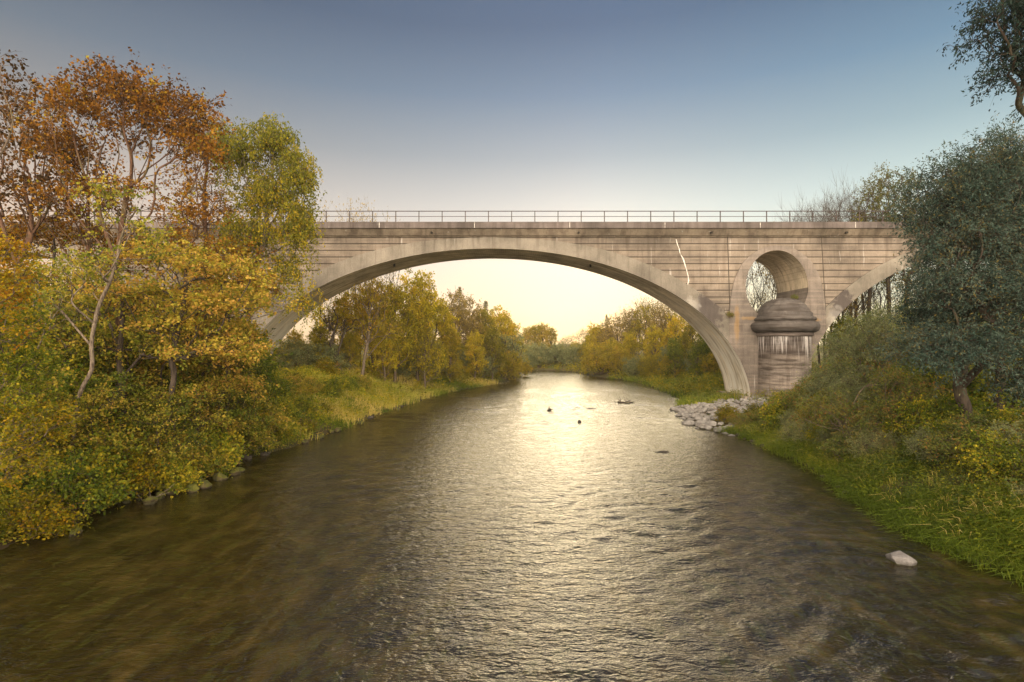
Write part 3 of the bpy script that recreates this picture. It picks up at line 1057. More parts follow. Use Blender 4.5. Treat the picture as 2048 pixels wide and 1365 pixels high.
plant('maple_tree', 'slender double-stemmed rust maple between the two larger rust crowns', 'tree', b,
      lobes(b, (170, 330, 31, 1.7, 2, 1.8, 80), (120, 400, 31, 1.8, 2, 1.4, 60), (215, 410, 31, 1.6, 2, 1.5, 60)),
      trunk=trk(b, (165, 640, 31), (178, 500, 31), (176, 440, 31)), bf=0.8, rt=0.008, rtrunk=0.13, twigL=0.7, twigN=3, leafN=5, leafS=0.17, leafW=0.8, flat=0.25,
      lmat='rust', bmat='barkr', seed=7, shell=0.5, tb=0.34, tv=0.25)
b = stake(-30, 21)
plant('maple_tree', 'bare-topped maple reaching in from the left picture edge', 'tree', b,
      lobes(b, (0, 150, 21, 0.7, 1, 1.2, 22), (-60, 250, 21, 1.5, 1.5, 2.2, 60), (-70, 420, 21, 1.6, 1.5, 2, 50)),
      trunk=trk(b, (-20, 700, 21), (-30, 400, 21)), bf=0.7, rt=0.008, rtrunk=0.13, twigL=0.6, twigN=2, leafN=5, leafS=0.15, lmat='rust', bmat='bark', seed=8, tb=0.15, tv=0.2)
b = stake(500, 34)
plant('birch_tree', 'drooping golden-green birch whose twigs hang in front of the bridge wall', 'tree', b,
      lobes(b, (548, 285, 34, 1.35, 1.6, 1.4, 130), (480, 310, 34, 1.3, 1.6, 1.8, 130), (590, 350, 34, 0.9, 1.5, 1.7, 100), (530, 390, 34, 2.1, 2, 1.8, 170),
            (592, 450, 34, 0.9, 1.5, 1.8, 110), (500, 470, 34, 1.9, 2, 1.5, 110), (570, 540, 34, 1.4, 1.5, 1.3, 55), (612, 600, 33.5, 0.5, 1, 1.1, 20)),
      trunk=trk(b, (502, 640, 34), (515, 560, 34), (528, 470, 34), (545, 380, 34), (548, 300, 34)), bf=0.4, rt=0.0065, rtrunk=0.16, twigL=1.5, twigN=4, leafN=16, leafS=0.14, leafW=0.7,
      flat=0.0, droop=2.6, out=0.6, lmat='birch', bmat='barkp', seed=9, shell=0.6, tb=0.35, tv=0.3, ztint=-0.35, down=0.1)
b = stake(408, 36)
plant('larch_tree', 'orange narrow tree with a straight reddish trunk, between the rust maple and the birch', 'tree', b,
      lobes(b, (405, 255, 36, 1.1, 1.2, 1.2, 60), (412, 310, 36, 1.7, 1.5, 1.0, 70), (402, 370, 36, 2.1, 1.8, 1.0, 70), (440, 420, 36, 1.9, 1.6, 1.0, 60), (370, 440, 36, 1.8, 1.6, 0.9, 50)),
      trunk=trk(b, (408, 640, 36), (409, 450, 36), (408, 330, 36), (407, 250, 36)), bf=0.35, rt=0.008, rtrunk=0.15, twigL=0.8, twigN=4, leafN=9, leafS=0.13, leafW=0.6,
      flat=0.7, droop=0.2, lmat='rust', bmat='barkr', seed=10, shell=0.5, tb=0.60, tv=0.22, down=1.0)
b = stake(330, 23.5)
plant('maple_tree', 'low spreading maple with layered pinkish-orange leaves in front of the hidden bridge pier', 'tree', b,
      lobes(b, (330, 510, 23.5, 1.4, 1.6, 0.5, 60), (430, 545, 23.5, 2.4, 2, 0.55, 130), (300, 590, 23.5, 1.8, 1.8, 0.5, 90), (430, 610, 23.5, 2.1, 2, 0.5, 110), (360, 650, 23.5, 2.0, 1.8, 0.5, 90),
            (435, 665, 24, 1.0, 1.3, 0.45, 40), (440, 700, 23.5, 2.2, 1.8, 0.45, 90)),
      trunk=trk(b, (340, 760, 23.5), (352, 680, 23.5), (365, 590, 23.5), (372, 530, 23.5)), bf=0.4, rt=0.0075, rtrunk=0.12, twigL=0.7, twigN=3, leafN=11, leafS=0.135, leafW=0.85,
      flat=0.85, droop=0.15, lmat='layer', bmat='barkd', seed=12, shell=0.5, tb=0.5, tv=0.3, down=0.8)
b = stake(455, 28)
plant('maple_tree', 'small yellow-pink maple leaning over the left foot of the great arch', 'tree', b,
      lobes(b, (450, 655, 28, 1.5, 1.8, 0.5, 80), (510, 600, 28, 1.2, 1.4, 0.45, 50), (430, 720, 28, 2.0, 2, 0.6, 90), (470, 770, 28, 1.6, 1.8, 0.45, 80), (430, 590, 28, 1.5, 1.5, 0.5, 50)),
      trunk=trk(b, (458, 780, 28), (450, 720, 28), (455, 650, 28)), bf=0.4, rt=0.0075, rtrunk=0.09, twigL=0.7, twigN=3, leafN=11, leafS=0.135, leafW=0.85,
      flat=0.85, droop=0.15, lmat='layer', bmat='barkd', seed=13, shell=0.5, tb=0.5, tv=0.3, down=0.8)
b = stake(420, 32)
plant('beech_tree', 'dull orange tree filling the gap below the birch in front of the bridge wall', 'tree', b,
      lobes(b, (330, 500, 32, 2.2, 2, 1.0, 90), (430, 520, 32, 2.4, 2, 1.1, 110), (500, 570, 32, 1.5, 1.8, 1.0, 80), (400, 600, 32, 2.8, 2, 1.2, 110), (450, 680, 32, 2.2, 2, 1.0, 80), (330, 680, 32, 2.4, 2, 1.0, 70)),
      trunk=trk(b, (420, 700, 32), (415, 600, 32), (420, 520, 32)), bf=0.45, rt=0.008, rtrunk=0.15, twigL=0.8, twigN=4, leafN=9, leafS=0.15, leafW=0.8,
      flat=0.6, droop=0.2, lmat='rust', bmat='barkd', seed=111, shell=0.45, tb=0.8, tv=0.3)
b = stake(110, 33)
plant('beech_tree', 'dull olive-orange tree in front of the left side arch at the left picture edge', 'tree', b,
      lobes(b, (40, 480, 33, 2.6, 2, 1.2, 100), (150, 470, 33, 2.4, 2, 1.0, 90), (230, 520, 33, 2.2, 2, 1.1, 90), (90, 580, 33, 3.2, 2, 1.2, 110), (220, 620, 33, 2.8, 2, 1.2, 90)),
      trunk=trk(b, (112, 700, 33), (108, 600, 33), (110, 500, 33)), bf=0.45, rt=0.008, rtrunk=0.16, twigL=0.8, twigN=4, leafN=9, leafS=0.15, leafW=0.8,
      flat=0.6, droop=0.2, lmat='rust', bmat='barkd', seed=112, shell=0.45, tb=0.7, tv=0.35)
b = stake(140, 20)
plant('leaning_tree', 'pale slender trunk leaning right out of the left bank shrubs', 'tree', b,
      lobes(b, (180, 540, 20, 1.2, 1.2, 0.6, 50), (270, 480, 20, 1.1, 1.2, 0.8, 40), (230, 400, 20, 0.8, 1, 0.7, 26), (110, 600, 20, 1.2, 1.2, 0.45, 44)),
      trunk=trk(b, (165, 790, 20), (183, 690, 20.2), (205, 610, 20.3), (232, 520, 20.4), (255, 440, 20.4)), bf=0.5, rt=0.0065, rtrunk=0.072, twigL=0.6, twigN=3, leafN=8, leafS=0.12,
      leafW=0.8, flat=0.7, lmat='layer', bmat='barkp', seed=14, tb=0.45, tv=0.3)
b = stake(248, 24)
plant('ash_tree', 'dark upright trunk with dull green-orange leaves behind the pale leaning trunk', 'tree', b,
      lobes(b, (230, 600, 24, 2.0, 2, 0.9, 80), (120, 560, 24, 1.8, 1.8, 0.8, 70), (200, 690, 24, 2.4, 2, 0.6, 80), (330, 700, 24, 1.6, 1.6, 0.6, 50), (60, 650, 24, 1.8, 1.8, 0.7, 60)),
      trunk=trk(b, (240, 760, 24), (245, 650, 24), (240, 560, 24), (228, 500, 24)), bf=0.4, rt=0.008, rtrunk=0.17, twigL=0.8, twigN=3, leafN=10, leafS=0.14, leafW=0.7,
      flat=0.7, lmat='layer', bmat='barkd', seed=15, tb=0.35, tv=0.3)
b = (-16.8, 15.5)
plant('hazel_shrub', 'deep green tall shrub at the left picture edge topped by yellow leaves', 'shrub', b,
      lobes(b, (10, 660, 15.5, 0.9, 1, 1.0, 90), (-20, 740, 15.5, 1.3, 1.2, 1.0, 90), (30, 760, 15.5, 0.8, 1, 0.7, 60), (40, 840, 15.5, 1.0, 1, 0.6, 60)), trunk=[(0, 0, 0), (0, 0, 0.4), (0.05, 0, 1.0)], bf=0.5,
      rt=0.006, rtrunk=0.07, twigL=0.5, twigN=4, leafN=14, leafS=0.085, leafW=0.75, flat=0.5, lmat='green', bmat='bark', seed=16, tb=0.45, tv=0.3)
b = (-16.6, 14)
plant('yellow_shrub', 'bright yellow-leaved shrub high at the left picture edge', 'shrub', b,
      lobes(b, (-10, 520, 14, 0.75, 0.9, 0.6, 70), (5, 590, 14, 0.45, 0.8, 0.4, 40), (-30, 640, 14, 0.7, 0.8, 0.6, 40)), trunk=[(0, 0, 0), (0, 0, 2.5), (0.1, 0, 4.0)], bf=0.5,
      rt=0.006, rtrunk=0.06, twigL=0.45, twigN=3, leafN=11, leafS=0.085, leafW=0.75, flat=0.6, lmat='yellow', bmat='bark', seed=17, tb=0.65, tv=0.25)
b = (-15.5, 14.5)
plant('yellow_shrub', 'low yellow-leaved shrub on the near left bank at the picture edge', 'shrub', b,
      lobes(b, (40, 880, 14.5, 0.8, 0.8, 0.4, 60), (0, 830, 14.5, 0.7, 0.8, 0.4, 50), (90, 840, 15, 0.6, 0.8, 0.35, 44), (30, 930, 14.2, 0.8, 0.7, 0.4, 46)), trunk=[(0, 0, 0), (0, 0, 0.3)], bf=0.5,
      rt=0.005, rtrunk=0.04, twigL=0.4, twigN=3, leafN=10, leafS=0.08, leafW=0.75, flat=0.7, lmat='yellow', bmat='bark', seed=18, tb=0.5, tv=0.3)
b = stake(70, 17.5)
plant('dead_shrub', 'leafless pale dead branches rising at the left picture edge', 'shrub', b,
      lobes(b, (70, 600, 17.5, 0.9, 0.8, 0.8, 26), (110, 640, 17.5, 0.5, 0.6, 0.5, 12)), trunk=[(0, 0, 0), (-0.6, 0, 1.0), (-1.0, 0, 2.4)], bf=0.5,
      rt=0.006, rtrunk=0.05, twigL=0.5, twigN=2, leafN=0, lmat='yellow', bmat='barkp', seed=19)

# ---- the right bank
b = stake(1935, 20)
plant('willow_tree', 'big blue-green willow filling the right picture edge, with a bent trunk', 'tree', b,
      lobes(b, (1935, 385, 19, 1.6, 1.8, 1.2, 320), (2015, 345, 19, 1.6, 2.0, 1.3, 330), (1905, 440, 19, 1.1, 1.6, 1.2, 230), (1960, 500, 18.5, 1.9, 1.8, 1.5, 420), (1905, 580, 18.5, 1.1, 1.5, 0.9, 170),
             (2040, 600, 18, 1.3, 1.7, 1.3, 240), (2045, 460, 18.5, 1.2, 1.6, 1.5, 240), (1960, 690, 18.5, 1.3, 1.4, 0.8, 180), (1880, 700, 18.8, 1.1, 1.3, 0.7, 140), (2040, 740, 18, 1.0, 1.2, 0.7, 120)),
      trunk=trk(b, (1938, 830, 20), (1925, 770, 20), (1935, 690, 20), (1950, 600, 19.6)), bf=0.35, rt=0.0055, rtrunk=0.20, twigL=0.85, twigN=4, leafN=16, leafS=0.11, leafW=0.34,
      flat=0.1, droop=0.4, lmat='willow', bmat='barkd', seed=22, shell=0.45, tb=0.5, tv=0.22, down=0.3)
b = stake(2000, 21)
plant('willow_tree', 'second willow with a straight vertical trunk beside the bent one', 'tree', b,
      lobes(b, (2080, 420, 20, 1.8, 1.8, 2.3, 260), (2090, 600, 20, 1.5, 1.6, 1.6, 180), (1885, 640, 21, 1.1, 1.3, 0.9, 150), (1930, 600, 21, 1.5, 1.5, 1.2, 150)),
      trunk=trk(b, (1999, 830, 21), (2000, 720, 21), (2006, 600, 21)), bf=0.35, rt=0.0055, rtrunk=0.22, twigL=0.85, twigN=4, leafN=16, leafS=0.11, leafW=0.34,
      flat=0.1, droop=0.4, lmat='willow', bmat='barkd', seed=23, shell=0.45, tb=0.42, tv=0.22, down=0.3)
b = (15.6, 12.0)
plant('willow_tree', 'near dark willow leaning in over the top right corner', 'tree', b,
      lobes(b, (2035, 20, 13, 0.85, 1.2, 0.9, 150), (2062, 100, 13, 0.65, 1.0, 0.65, 140), (2110, -60, 13, 1.7, 1.5, 1.6, 150), (2120, 120, 13, 1.0, 1.3, 1.0, 90), (2250, 150, 13, 1.6, 1.5, 2.2, 90)),
      trunk=[(0, 0, 0), (0.1, 0.3, 3.0), (-0.4, 0.6, 6.0), (-1.2, 0.9, 8.5)], bf=0.35, rt=0.005, rtrunk=0.22, twigL=0.6, twigN=4, leafN=11, leafS=0.10, leafW=0.36,
      flat=0.0, droop=0.8, lmat='willow', bmat='barkd', seed=24, shell=0.5, tb=0.15, tv=0.16, down=0.1)
b = stake(1750, 29)
plant('sallow_shrub', 'broad grey-green willow shrub in front of the right pier', 'shrub', b,
      lobes(b, (1720, 700, 29, 1.7, 1.8, 1.0, 200), (1780, 670, 28, 1.8, 1.8, 1.3, 200), (1670, 770, 30, 1.2, 1.5, 0.8, 110), (1740, 780, 28, 2.2, 1.8, 1.0, 170), (1850, 720, 27, 1.5, 1.6, 1.5, 140)),
      trunk=[(0, 0, 0), (0, 0, 0.5), (0.1, 0, 1.2)], bf=0.5, rt=0.0055, rtrunk=0.12, twigL=0.75, twigN=4, leafN=12, leafS=0.12, leafW=0.3, flat=0.1, droop=0.2, lmat='sallow', bmat='bark',
      seed=25, shell=0.45, tb=0.42, tv=0.3)
b = stake(1690, 25)
plant('bramble_shrub', 'tangled brownish-green shrub on the right bank below the grey-green willow shrub', 'shrub', b,
      lobes(b, (1660, 830, 26, 1.4, 1.3, 0.8, 120), (1740, 850, 25, 1.7, 1.4, 0.8, 140), (1830, 830, 24, 1.5, 1.4, 0.9, 110), (1790, 770, 25, 1.2, 1.3, 0.7, 80)),
      trunk=[(0, 0, 0), (0, 0, 0.4)], bf=0.5, rt=0.0055, rtrunk=0.07, twigL=0.7, twigN=4, leafN=10, leafS=0.10, leafW=0.5, flat=0.3, droop=0.3, lmat='bramble', bmat='bark',
      seed=26, shell=0.5, tb=0.55, tv=0.3)

# ---- kinds that come many times: one of each, then copies
USED = set()


def proto(name, label, cat, crown, **kw):
    return plant(name, label, cat, (0, 0), crown, z=0.0, **kw)


def place(p, x, y, s, label=None, group=None, rz=None, sz=None, dz=-0.1, crown=None):
    if p.name in USED: o = copy_tree(p)
    else:
        o = p; USED.add(p.name)
    o.location = (x, y, H(x, y) + dz)
    o.rotation_euler = (0, 0, random.uniform(0, 6.28) if rz is None else rz)
    o.scale = (s, s, s if sz is None else sz)
    if label: o['label'] = label
    if group: o['group'] = group
    if crown:
        for ch in o.children:
            if ch.name.startswith('crown'):
                ch.material_slots[0].link = 'OBJECT'
                ch.material_slots[0].material = M[crown]
    return o


# far crowns are 12 m high at scale 1
def broad(seed, lm, **kw):
    a = dict(trunk=[(0, 0, 0), (0.1, 0, 2.5), (0, 0.1, 5), (0.1, 0, 8)], bf=0.5, rt=0.016, rtrunk=0.2, twigL=1.0, twigN=4, leafN=12, leafS=0.24, leafW=0.75, flat=0.2, droop=0.3,
             lmat=lm, seed=seed, shell=0.5, tb=0.45, tv=0.28)
    a.update(kw)
    return proto('broadleaf_tree', 'turning broadleaf tree', 'tree',
                 [(0, 0, 9.3, 2.2, 2.2, 2.4, 100), (1.3, 0.5, 7, 2.2, 2.2, 2.0, 80), (-1.3, -0.6, 6.6, 2.2, 2.2, 2.0, 80), (0, 0.8, 4.4, 2.8, 2.8, 1.7, 70), (-0.5, -1.4, 2.6, 2.4, 2.2, 1.3, 40)], **a)


BR = [broad(41, 'olive'), broad(42, 'olive'), broad(43, 'yellow', tb=0.35), broad(44, 'brown', leafN=4, twigN=5)]
BARE = [proto('bare_tree', 'nearly leafless tree', 'tree', [(0, 0, 9, 2.6, 2.6, 2.8, 130), (0, 0, 6, 2.6, 2.6, 2.2, 60)], trunk=[(0, 0, 0), (0, 0, 2), (0.1, 0, 4), (0, 0.1, 5.5)], bf=0.6, rt=0.009,
              rtrunk=0.09, twigL=1.3, twigN=5, leafN=lf, leafS=0.16, flat=0.0, droop=-0.3, lmat='brown', bmat='barkd', seed=sd, shell=0.5, out=1.0) for sd, lf in ((51, 0), (52, 2))]
POP = [proto('poplar_tree', 'upright poplar', 'tree', [(0, 0, 9.6, 1.6, 1.6, 2.2, 90), (0, 0, 7, 1.7, 1.7, 2.2, 80), (0, 0, 4.4, 1.5, 1.5, 1.5, 40)], trunk=[(0, 0, 0), (0, 0, 2), (0.1, 0, 4), (0, 0.1, 8)], bf=0.4, rt=0.02,
             rtrunk=0.2, twigL=1.3, twigN=4, leafN=8, leafS=0.26, flat=0.0, droop=-0.5, lmat='olive', bmat='barkd', seed=sd, shell=0.5, tb=0.6) for sd in (55, 56)]
SALL = [proto('sallow_shrub', 'rounded grey-green willow bush', 'shrub', [(0, 0, 2.2, 2.0, 2.0, 1.7, 130), (1.2, 0.3, 1.3, 1.4, 1.4, 1.1, 60), (-1.2, -0.3, 1.4, 1.4, 1.4, 1.2, 60)], trunk=[(0, 0, 0), (0, 0, 0.6)], bf=0.5,
              rt=0.008, rtrunk=0.1, twigL=0.75, twigN=5, leafN=11, leafS=0.17, leafW=0.5, flat=0.0, droop=0.2, lmat='sallow', bmat='bark', seed=sd, shell=0.5, tb=0.5) for sd in (61, 62)]


AIRY = [proto('broadleaf_tree', 'airy tree', 'tree', [(0, 0, 10.4, 1.3, 1.3, 1.3, 80), (0.9, 0, 8.6, 1.2, 1.2, 1.2, 60), (-1.0, 0.2, 8.2, 1.3, 1.2, 1.3, 60), (0, 0, 6, 2.0, 2.0, 1.3, 40)],
              trunk=[(0, 0, 0), (0, 0, 3), (0.1, 0, 5.5)], bf=0.45, rt=0.010, rtrunk=0.17, twigL=0.5, twigN=4, leafN=6, leafS=0.11, flat=0.0, droop=0.2, lmat='green', bmat='barkd', seed=58, shell=0.5, tb=0.3)]


def spruce(seed):
    rr = np.random.default_rng(seed)
    root = empty('spruce_tree')
    tag(root, 'dark pointed spruce', 'tree')
    gb = Geo(); gl = Geo()
    gb.tube([(0, 0, 0), (0, 0, 6), (0, 0, 12)], [0.2, 0.12, 0.02], 6)
    S = []; D = []; L = []
    for z in np.arange(1.2, 11.8, 0.33):
        n = 9
        for a in rr.uniform(0, 6.28, n):
            S.append((0, 0, z)); D.append((math.cos(a), math.sin(a), -0.05)); L.append((12 - z) * 0.30 * rr.uniform(0.7, 1.15) + 0.15)
    S = np.array(S); D = unit(np.array(D)); L = np.array(L)
    at, D2 = twigs(gb, S, D, L, 0.03, 0.35, rr)
    k = 26
    t = rr.uniform(0.12, 1, (len(S), k))
    C = at(t).reshape(-1, 3) + rr.normal(size=(len(S) * k, 3)) * 0.07
    A = np.repeat(D2, k, axis=0) + rr.normal(size=(len(S) * k, 3)) * 0.6
    leaves(gl, C, A, rr.normal(size=C.shape) * 0.4 + np.array([0, 0, 1]), 0.17 * rr.uniform(0.6, 1.2, len(C)), 0.35, np.clip(0.5 + rr.normal(size=len(C)) * 0.2, 0, 1))
    gb.build('trunk', M['barkd'], root)
    gl.build('crown', M['needle'], root, tint=True)
    return root


SPR = [spruce(65)]


def far(p, px, top, d, label, group, wide=1.0, crown=None, base=None):
    x = PX(px, d)
    h = PZ(top, d) - H(x, d)
    s = h / 12.0
    return place(p, x, d, s * wide, label, group, sz=s, crown=crown)


gL = 'turning trees on the left bank beyond the bridge'
labL = 'yellow-olive turning tree in the dense row on the left bank beyond the bridge'
for i, (px, top, d, k, wd, cr) in enumerate([
        (835, 535, 66, 0, 0.8, 'gold'), (790, 560, 62, 2, 0.8, 'gold'), (745, 560, 61, 1, 0.8, 'gold'), (695, 575, 60, 0, 0.9, None), (640, 640, 58, 1, 0.9, None), (590, 655, 62, 0, 0.9, None),
        (870, 585, 72, 1, 0.9, 'gold'), (905, 578, 80, 3, 0.8, None), (940, 590, 84, 3, 0.85, None), (965, 612, 86, 2, 0.8, 'olive'), (1000, 612, 92, 1, 0.9, 'gold'), (1022, 640, 96, 0, 0.8, None),
        (985, 650, 82, 2, 0.8, 'olive'), (850, 640, 64, 3, 0.9, 'gold'), (770, 640, 59, 0, 0.9, 'gold'), (900, 650, 72, 0, 0.9, 'olive'), (950, 660, 78, 1, 0.9, 'gold'), (700, 660, 57.5, 2, 0.9, 'olive')]):
    far(BR[k], px, top, d, labL, gL, wd, cr)
far(SPR[0], 918, 572, 88, 'dark spruce tip standing highest in the left row beyond the bridge', 'spruces in the left row', 1.05)
far(SPR[0], 971, 600, 92, 'smaller dark spruce near the right end of the left row', 'spruces in the left row', 1.05)
far(BARE[1], 650, 600, 59, 'half-bare tree showing sky gaps right under the left haunch of the arch', None, 0.9)
far(BARE[0], 720, 600, 63, 'half-bare tree behind the forked dark trunk on the left bank', None, 0.9)
for px, top, d in ((1056, 655, 140), (1070, 650, 140.5), (1085, 648, 141), (1102, 656, 142)):
    far(POP[len(USED) % 2], px, top, d, 'golden upright poplar standing in the sunset gap over the far end of the river', 'poplars in the sunset gap', 1.25)
for px, top, d in ((1122, 676, 150), (1132, 672, 151), (1142, 668, 150), (1158, 664, 148), (1170, 655, 140), (1182, 650, 138)):
    far(BARE[1], px, top, d, 'small backlit tree along the far end of the river', 'backlit trees at the far end of the river', 1.1)
for i, (px, top, d) in enumerate([(1120, 690, 132), (1150, 682, 130), (1180, 668, 128), (1205, 652, 124), (1062, 690, 134), (1035, 680, 130), (1092, 692, 133)]):
    far(BR[i % 3], px, top, d, 'low golden tree closing the view at the far end of the river', 'golden trees at the far end of the river', 1.3, 'gold' if i % 2 else 'olive')
gR = 'turning trees on the right bank beyond the bridge'
labR = 'olive-brown turning tree in the dense row on the right bank beyond the bridge'
for i, (px, top, d, k, wd, cr) in enumerate([
        (1190, 645, 118, 0, 0.9, None), (1215, 640, 116, 3, 0.9, None), (1235, 628, 110, 3, 0.9, None), (1262, 618, 104, 3, 0.9, None), (1292, 606, 98, 3, 0.9, 'olive'), (1325, 606, 92, 3, 0.9, None),
        (1352, 625, 86, 0, 0.8, None), (1385, 632, 80, 2, 0.8, 'olive'), (1420, 640, 76, 2, 0.8, 'green'), (1450, 640, 74, 0, 0.9, 'green'), (1310, 650, 88, 1, 0.9, 'gold'), (1350, 670, 80, 0, 0.8, 'green'),
        (1395, 680, 76, 1, 0.8, 'green'), (1260, 660, 98, 0, 0.9, 'gold'), (1225, 675, 106, 1, 0.9, None), (1480, 660, 72, 1, 0.9, 'green'), (1430, 690, 74, 0, 0.7, 'yellow'), (1330, 690, 84, 0, 0.7, 'sallow')]):
    far(BR[k], px, top, d, labR, gR, wd, cr)
far(SPR[0], 1214, 628, 122, 'dark spruce tip at the left end of the right row beyond the bridge', None, 1.05)
for px, top, d in ((1278, 600, 104), (1300, 590, 100), (1325, 592, 98), (1345, 604, 94), (1368, 612, 90), (1255, 615, 108)):
    far(BARE[len(USED) % 2], px, top, d, 'leafless reddish twiggy tree above the right row, under the right haunch of the arch', 'leafless trees above the right row', 1.0)
# seen over the railing and through the oval opening and the side arches
for i, (px, top, d) in enumerate(((1775, 322, 63), (1738, 350, 64), (1815, 335, 63))):
    far(AIRY[0], px, top, d, 'tall thin tree rising over the railing next to the right willow', 'tall trees over the railing on the right', 0.75, 'needle')
for i, (px, top, d) in enumerate(((1610, 408, 68), (1635, 395, 68), (1660, 388, 69), (1690, 378, 68), (1712, 368, 67), (1590, 420, 70), (1622, 402, 66), (1648, 398, 71), (1675, 385, 66), (1702, 376, 71), (1725, 372, 66), (1850, 380, 66), (1900, 370, 66))):
    far(BARE[0], px, top, d, 'bare twiggy tree top showing over the railing at the right', 'bare tree tops over the railing on the right', 0.75)
for i, (px, top, d) in enumerate(((640, 418, 66), (690, 412, 68), (738, 416, 66), (712, 420, 69), (785, 440, 68))):
    far(BARE[1], px, top, d, 'sparse tree tip showing just over the railing at the left', 'tree tips over the railing on the left', 0.45)
for i, (px, top, d) in enumerate(((1500, 490, 64), (1535, 470, 65), (1570, 500, 63), (1710, 500, 64), (1760, 480, 65), (1690, 560, 62), (1740, 560, 62), (1810, 540, 62), (1520, 560, 66), (1480, 640, 62))):
    far(BARE[i % 2], px, top, d, 'bare branched tree seen through the oval opening and the right side arch', 'bare trees behind the right pier', 0.7)
for i, (px, top, d, cr) in enumerate(((30, 540, 66, None), (90, 590, 64, None), (150, 575, 62, None), (210, 590, 64, 'green'), (280, 540, 66, None), (340, 560, 64, None), (-40, 520, 66, 'green'), (-110, 500, 64, None), (400, 540, 66, None), (450, 560, 64, None), (530, 600, 62, None))):
    far(BR[i % 4], px, top, d, 'dull green tree behind the left side arch of the bridge', 'trees behind the left side arch', 0.9, cr)
for i, (px, top, d) in enumerate(((1690, 625, 60), (1750, 620, 60), (1820, 600, 60), (1880, 560, 58), (1950, 560, 60), (2030, 540, 60))):
    far(BR[i % 2], px, top, d, 'dark green tree behind the right side arch, mostly hidden by the willow', 'trees behind the right side arch', 1.0, 'green')
# willow bushes along the water
for px, d, s, lab, gp in ((850, 72, 1.2, 'large grey-green willow bush on the left shore beyond the bridge', None), (930, 80, 1.05, None, 'L'), (965, 82, 1.0, None, 'L'), (900, 76, 0.9, None, 'L'), (1010, 88, 1.1, None, 'L'),
                          (1035, 98, 1.0, None, 'L'), (600, 56.5, 1.0, None, 'L'), (660, 57.5, 0.9, None, 'L'), (800, 66, 0.9, None, 'L'), (1205, 100, 1.6, 'tall rounded grey-green willow bush on the right shore far beyond the bridge', None),
                          (1240, 96, 1.2, None, 'R'), (1180, 122, 1.3, None, 'R'), (1270, 90, 0.9, None, 'R'), (1160, 124, 1.2, None, 'R'), (1120, 124, 1.2, None, 'R'), (1090, 125, 1.2, None, 'R'), (1065, 124, 1.3, None, 'R'), (1140, 123, 1.2, None, 'R'),
                          (1300, 86, 0.9, None, 'R'), (1345, 82, 1.0, None, 'R'), (1400, 78, 1.0, None, 'R'), (1440, 74, 1.0, None, 'R'), (1045, 122, 1.1, None, 'R'), (1215, 106, 1.3, None, 'R')):
    place(SALL[len(USED) % 2 if s > 1 else 0], PX(px, d), d, s, lab or ('grey-green willow bush along the left shore beyond the bridge' if gp == 'L' else 'grey-green willow bush along the far right shore and river end'),
          ('willow bushes on the left shore' if gp == 'L' else 'willow bushes on the far right shore'), sz=s * random.uniform(0.85, 1.1), crown='sallow' if random.random() < 0.6 else 'olive')

# the forked dark trunk and thin pale trunk under the left haunch
b = stake(680, 57)
plant('broken_tree', 'dark forked old trunk with bare crooked limbs under the left haunch of the arch', 'tree', b,
      lobes(b, (660, 640, 57, 1.3, 1.3, 1.6, 22), (700, 650, 57, 1.6, 1.3, 0.8, 14)), trunk=trk(b, (672, 720, 57), (660, 690, 57), (668, 660, 57)), bf=0.7, rt=0.03, rtrunk=0.45, twigL=1.3, twigN=3,
      leafN=1, leafS=0.2, lmat='brown', bmat='barkd', seed=71, jag=0.16)
b = stake(722, 56.5)
plant('ash_tree', 'thin tree with a pale lower trunk on the left bank just beyond the bridge', 'tree', b,
      lobes(b, (745, 600, 56.5, 2.0, 2, 2.2, 70), (760, 660, 56.5, 2.2, 2, 1.2, 40)), trunk=trk(b, (730, 720, 56.5), (738, 660, 56.5), (742, 610, 56.5)), bf=0.7, rt=0.014, rtrunk=0.15, twigL=1.1, twigN=4,
      leafN=4, leafS=0.2, lmat='olive', bmat='barkp', seed=72, tb=0.6)
b = stake(1022, 90)
plant('crooked_tree', 'small crooked tree leaning over the water at the end of the left row', 'tree', b,
      lobes(b, (1030, 700, 90, 1.8, 1.8, 1.8, 60), (1010, 690, 90, 1.5, 1.5, 1.5, 40)), trunk=trk(b, (1030, 745, 90), (1022, 720, 90)), bf=0.6, rt=0.02, rtrunk=0.14, twigL=1.0, twigN=4,
      leafN=6, leafS=0.24, lmat='sallow', bmat='barkd', seed=73)

# shrubs of the near banks
def bush(name, lm, seed, **kw):
    a = dict(trunk=[(0, 0, 0), (0, 0, 0.25)], bf=0.5, rt=0.0055, rtrunk=0.04, twigL=0.45, twigN=4, leafN=9, leafS=0.095, leafW=0.75, flat=0.6, droop=0.15, lmat=lm, bmat='bark', seed=seed, shell=0.5, tb=0.5, tv=0.3)
    a.update(kw)
    return proto(name, 'leafy shrub', 'shrub', [(0, 0, 0.95, 0.85, 0.85, 0.6, 90), (0.6, 0.2, 0.55, 0.6, 0.6, 0.4, 50), (-0.55, -0.3, 0.6, 0.65, 0.6, 0.45, 50)], **a)


BU = {'g': bush('green_shrub', 'green', 81), 'y': bush('yellowing_shrub', 'yellow', 82, tb=0.3), 't': bush('turning_shrub', 'layer', 83, flat=0.8, tb=0.4),
      'b': bush('bramble_shrub', 'bramble', 84, leafW=0.5), 's': bush('sallow_shrub', 'sallow', 85, leafW=0.3, leafN=12, flat=0.2), 'u': bush('green_shrub', 'green', 86, leafS=0.12, leafN=7, tb=0.65)}
word = {'g': 'green', 'y': 'yellow-green', 't': 'pink and yellow turning', 'b': 'brownish-green bramble', 's': 'grey-green narrow-leaved', 'u': 'light green broad-leaved'}


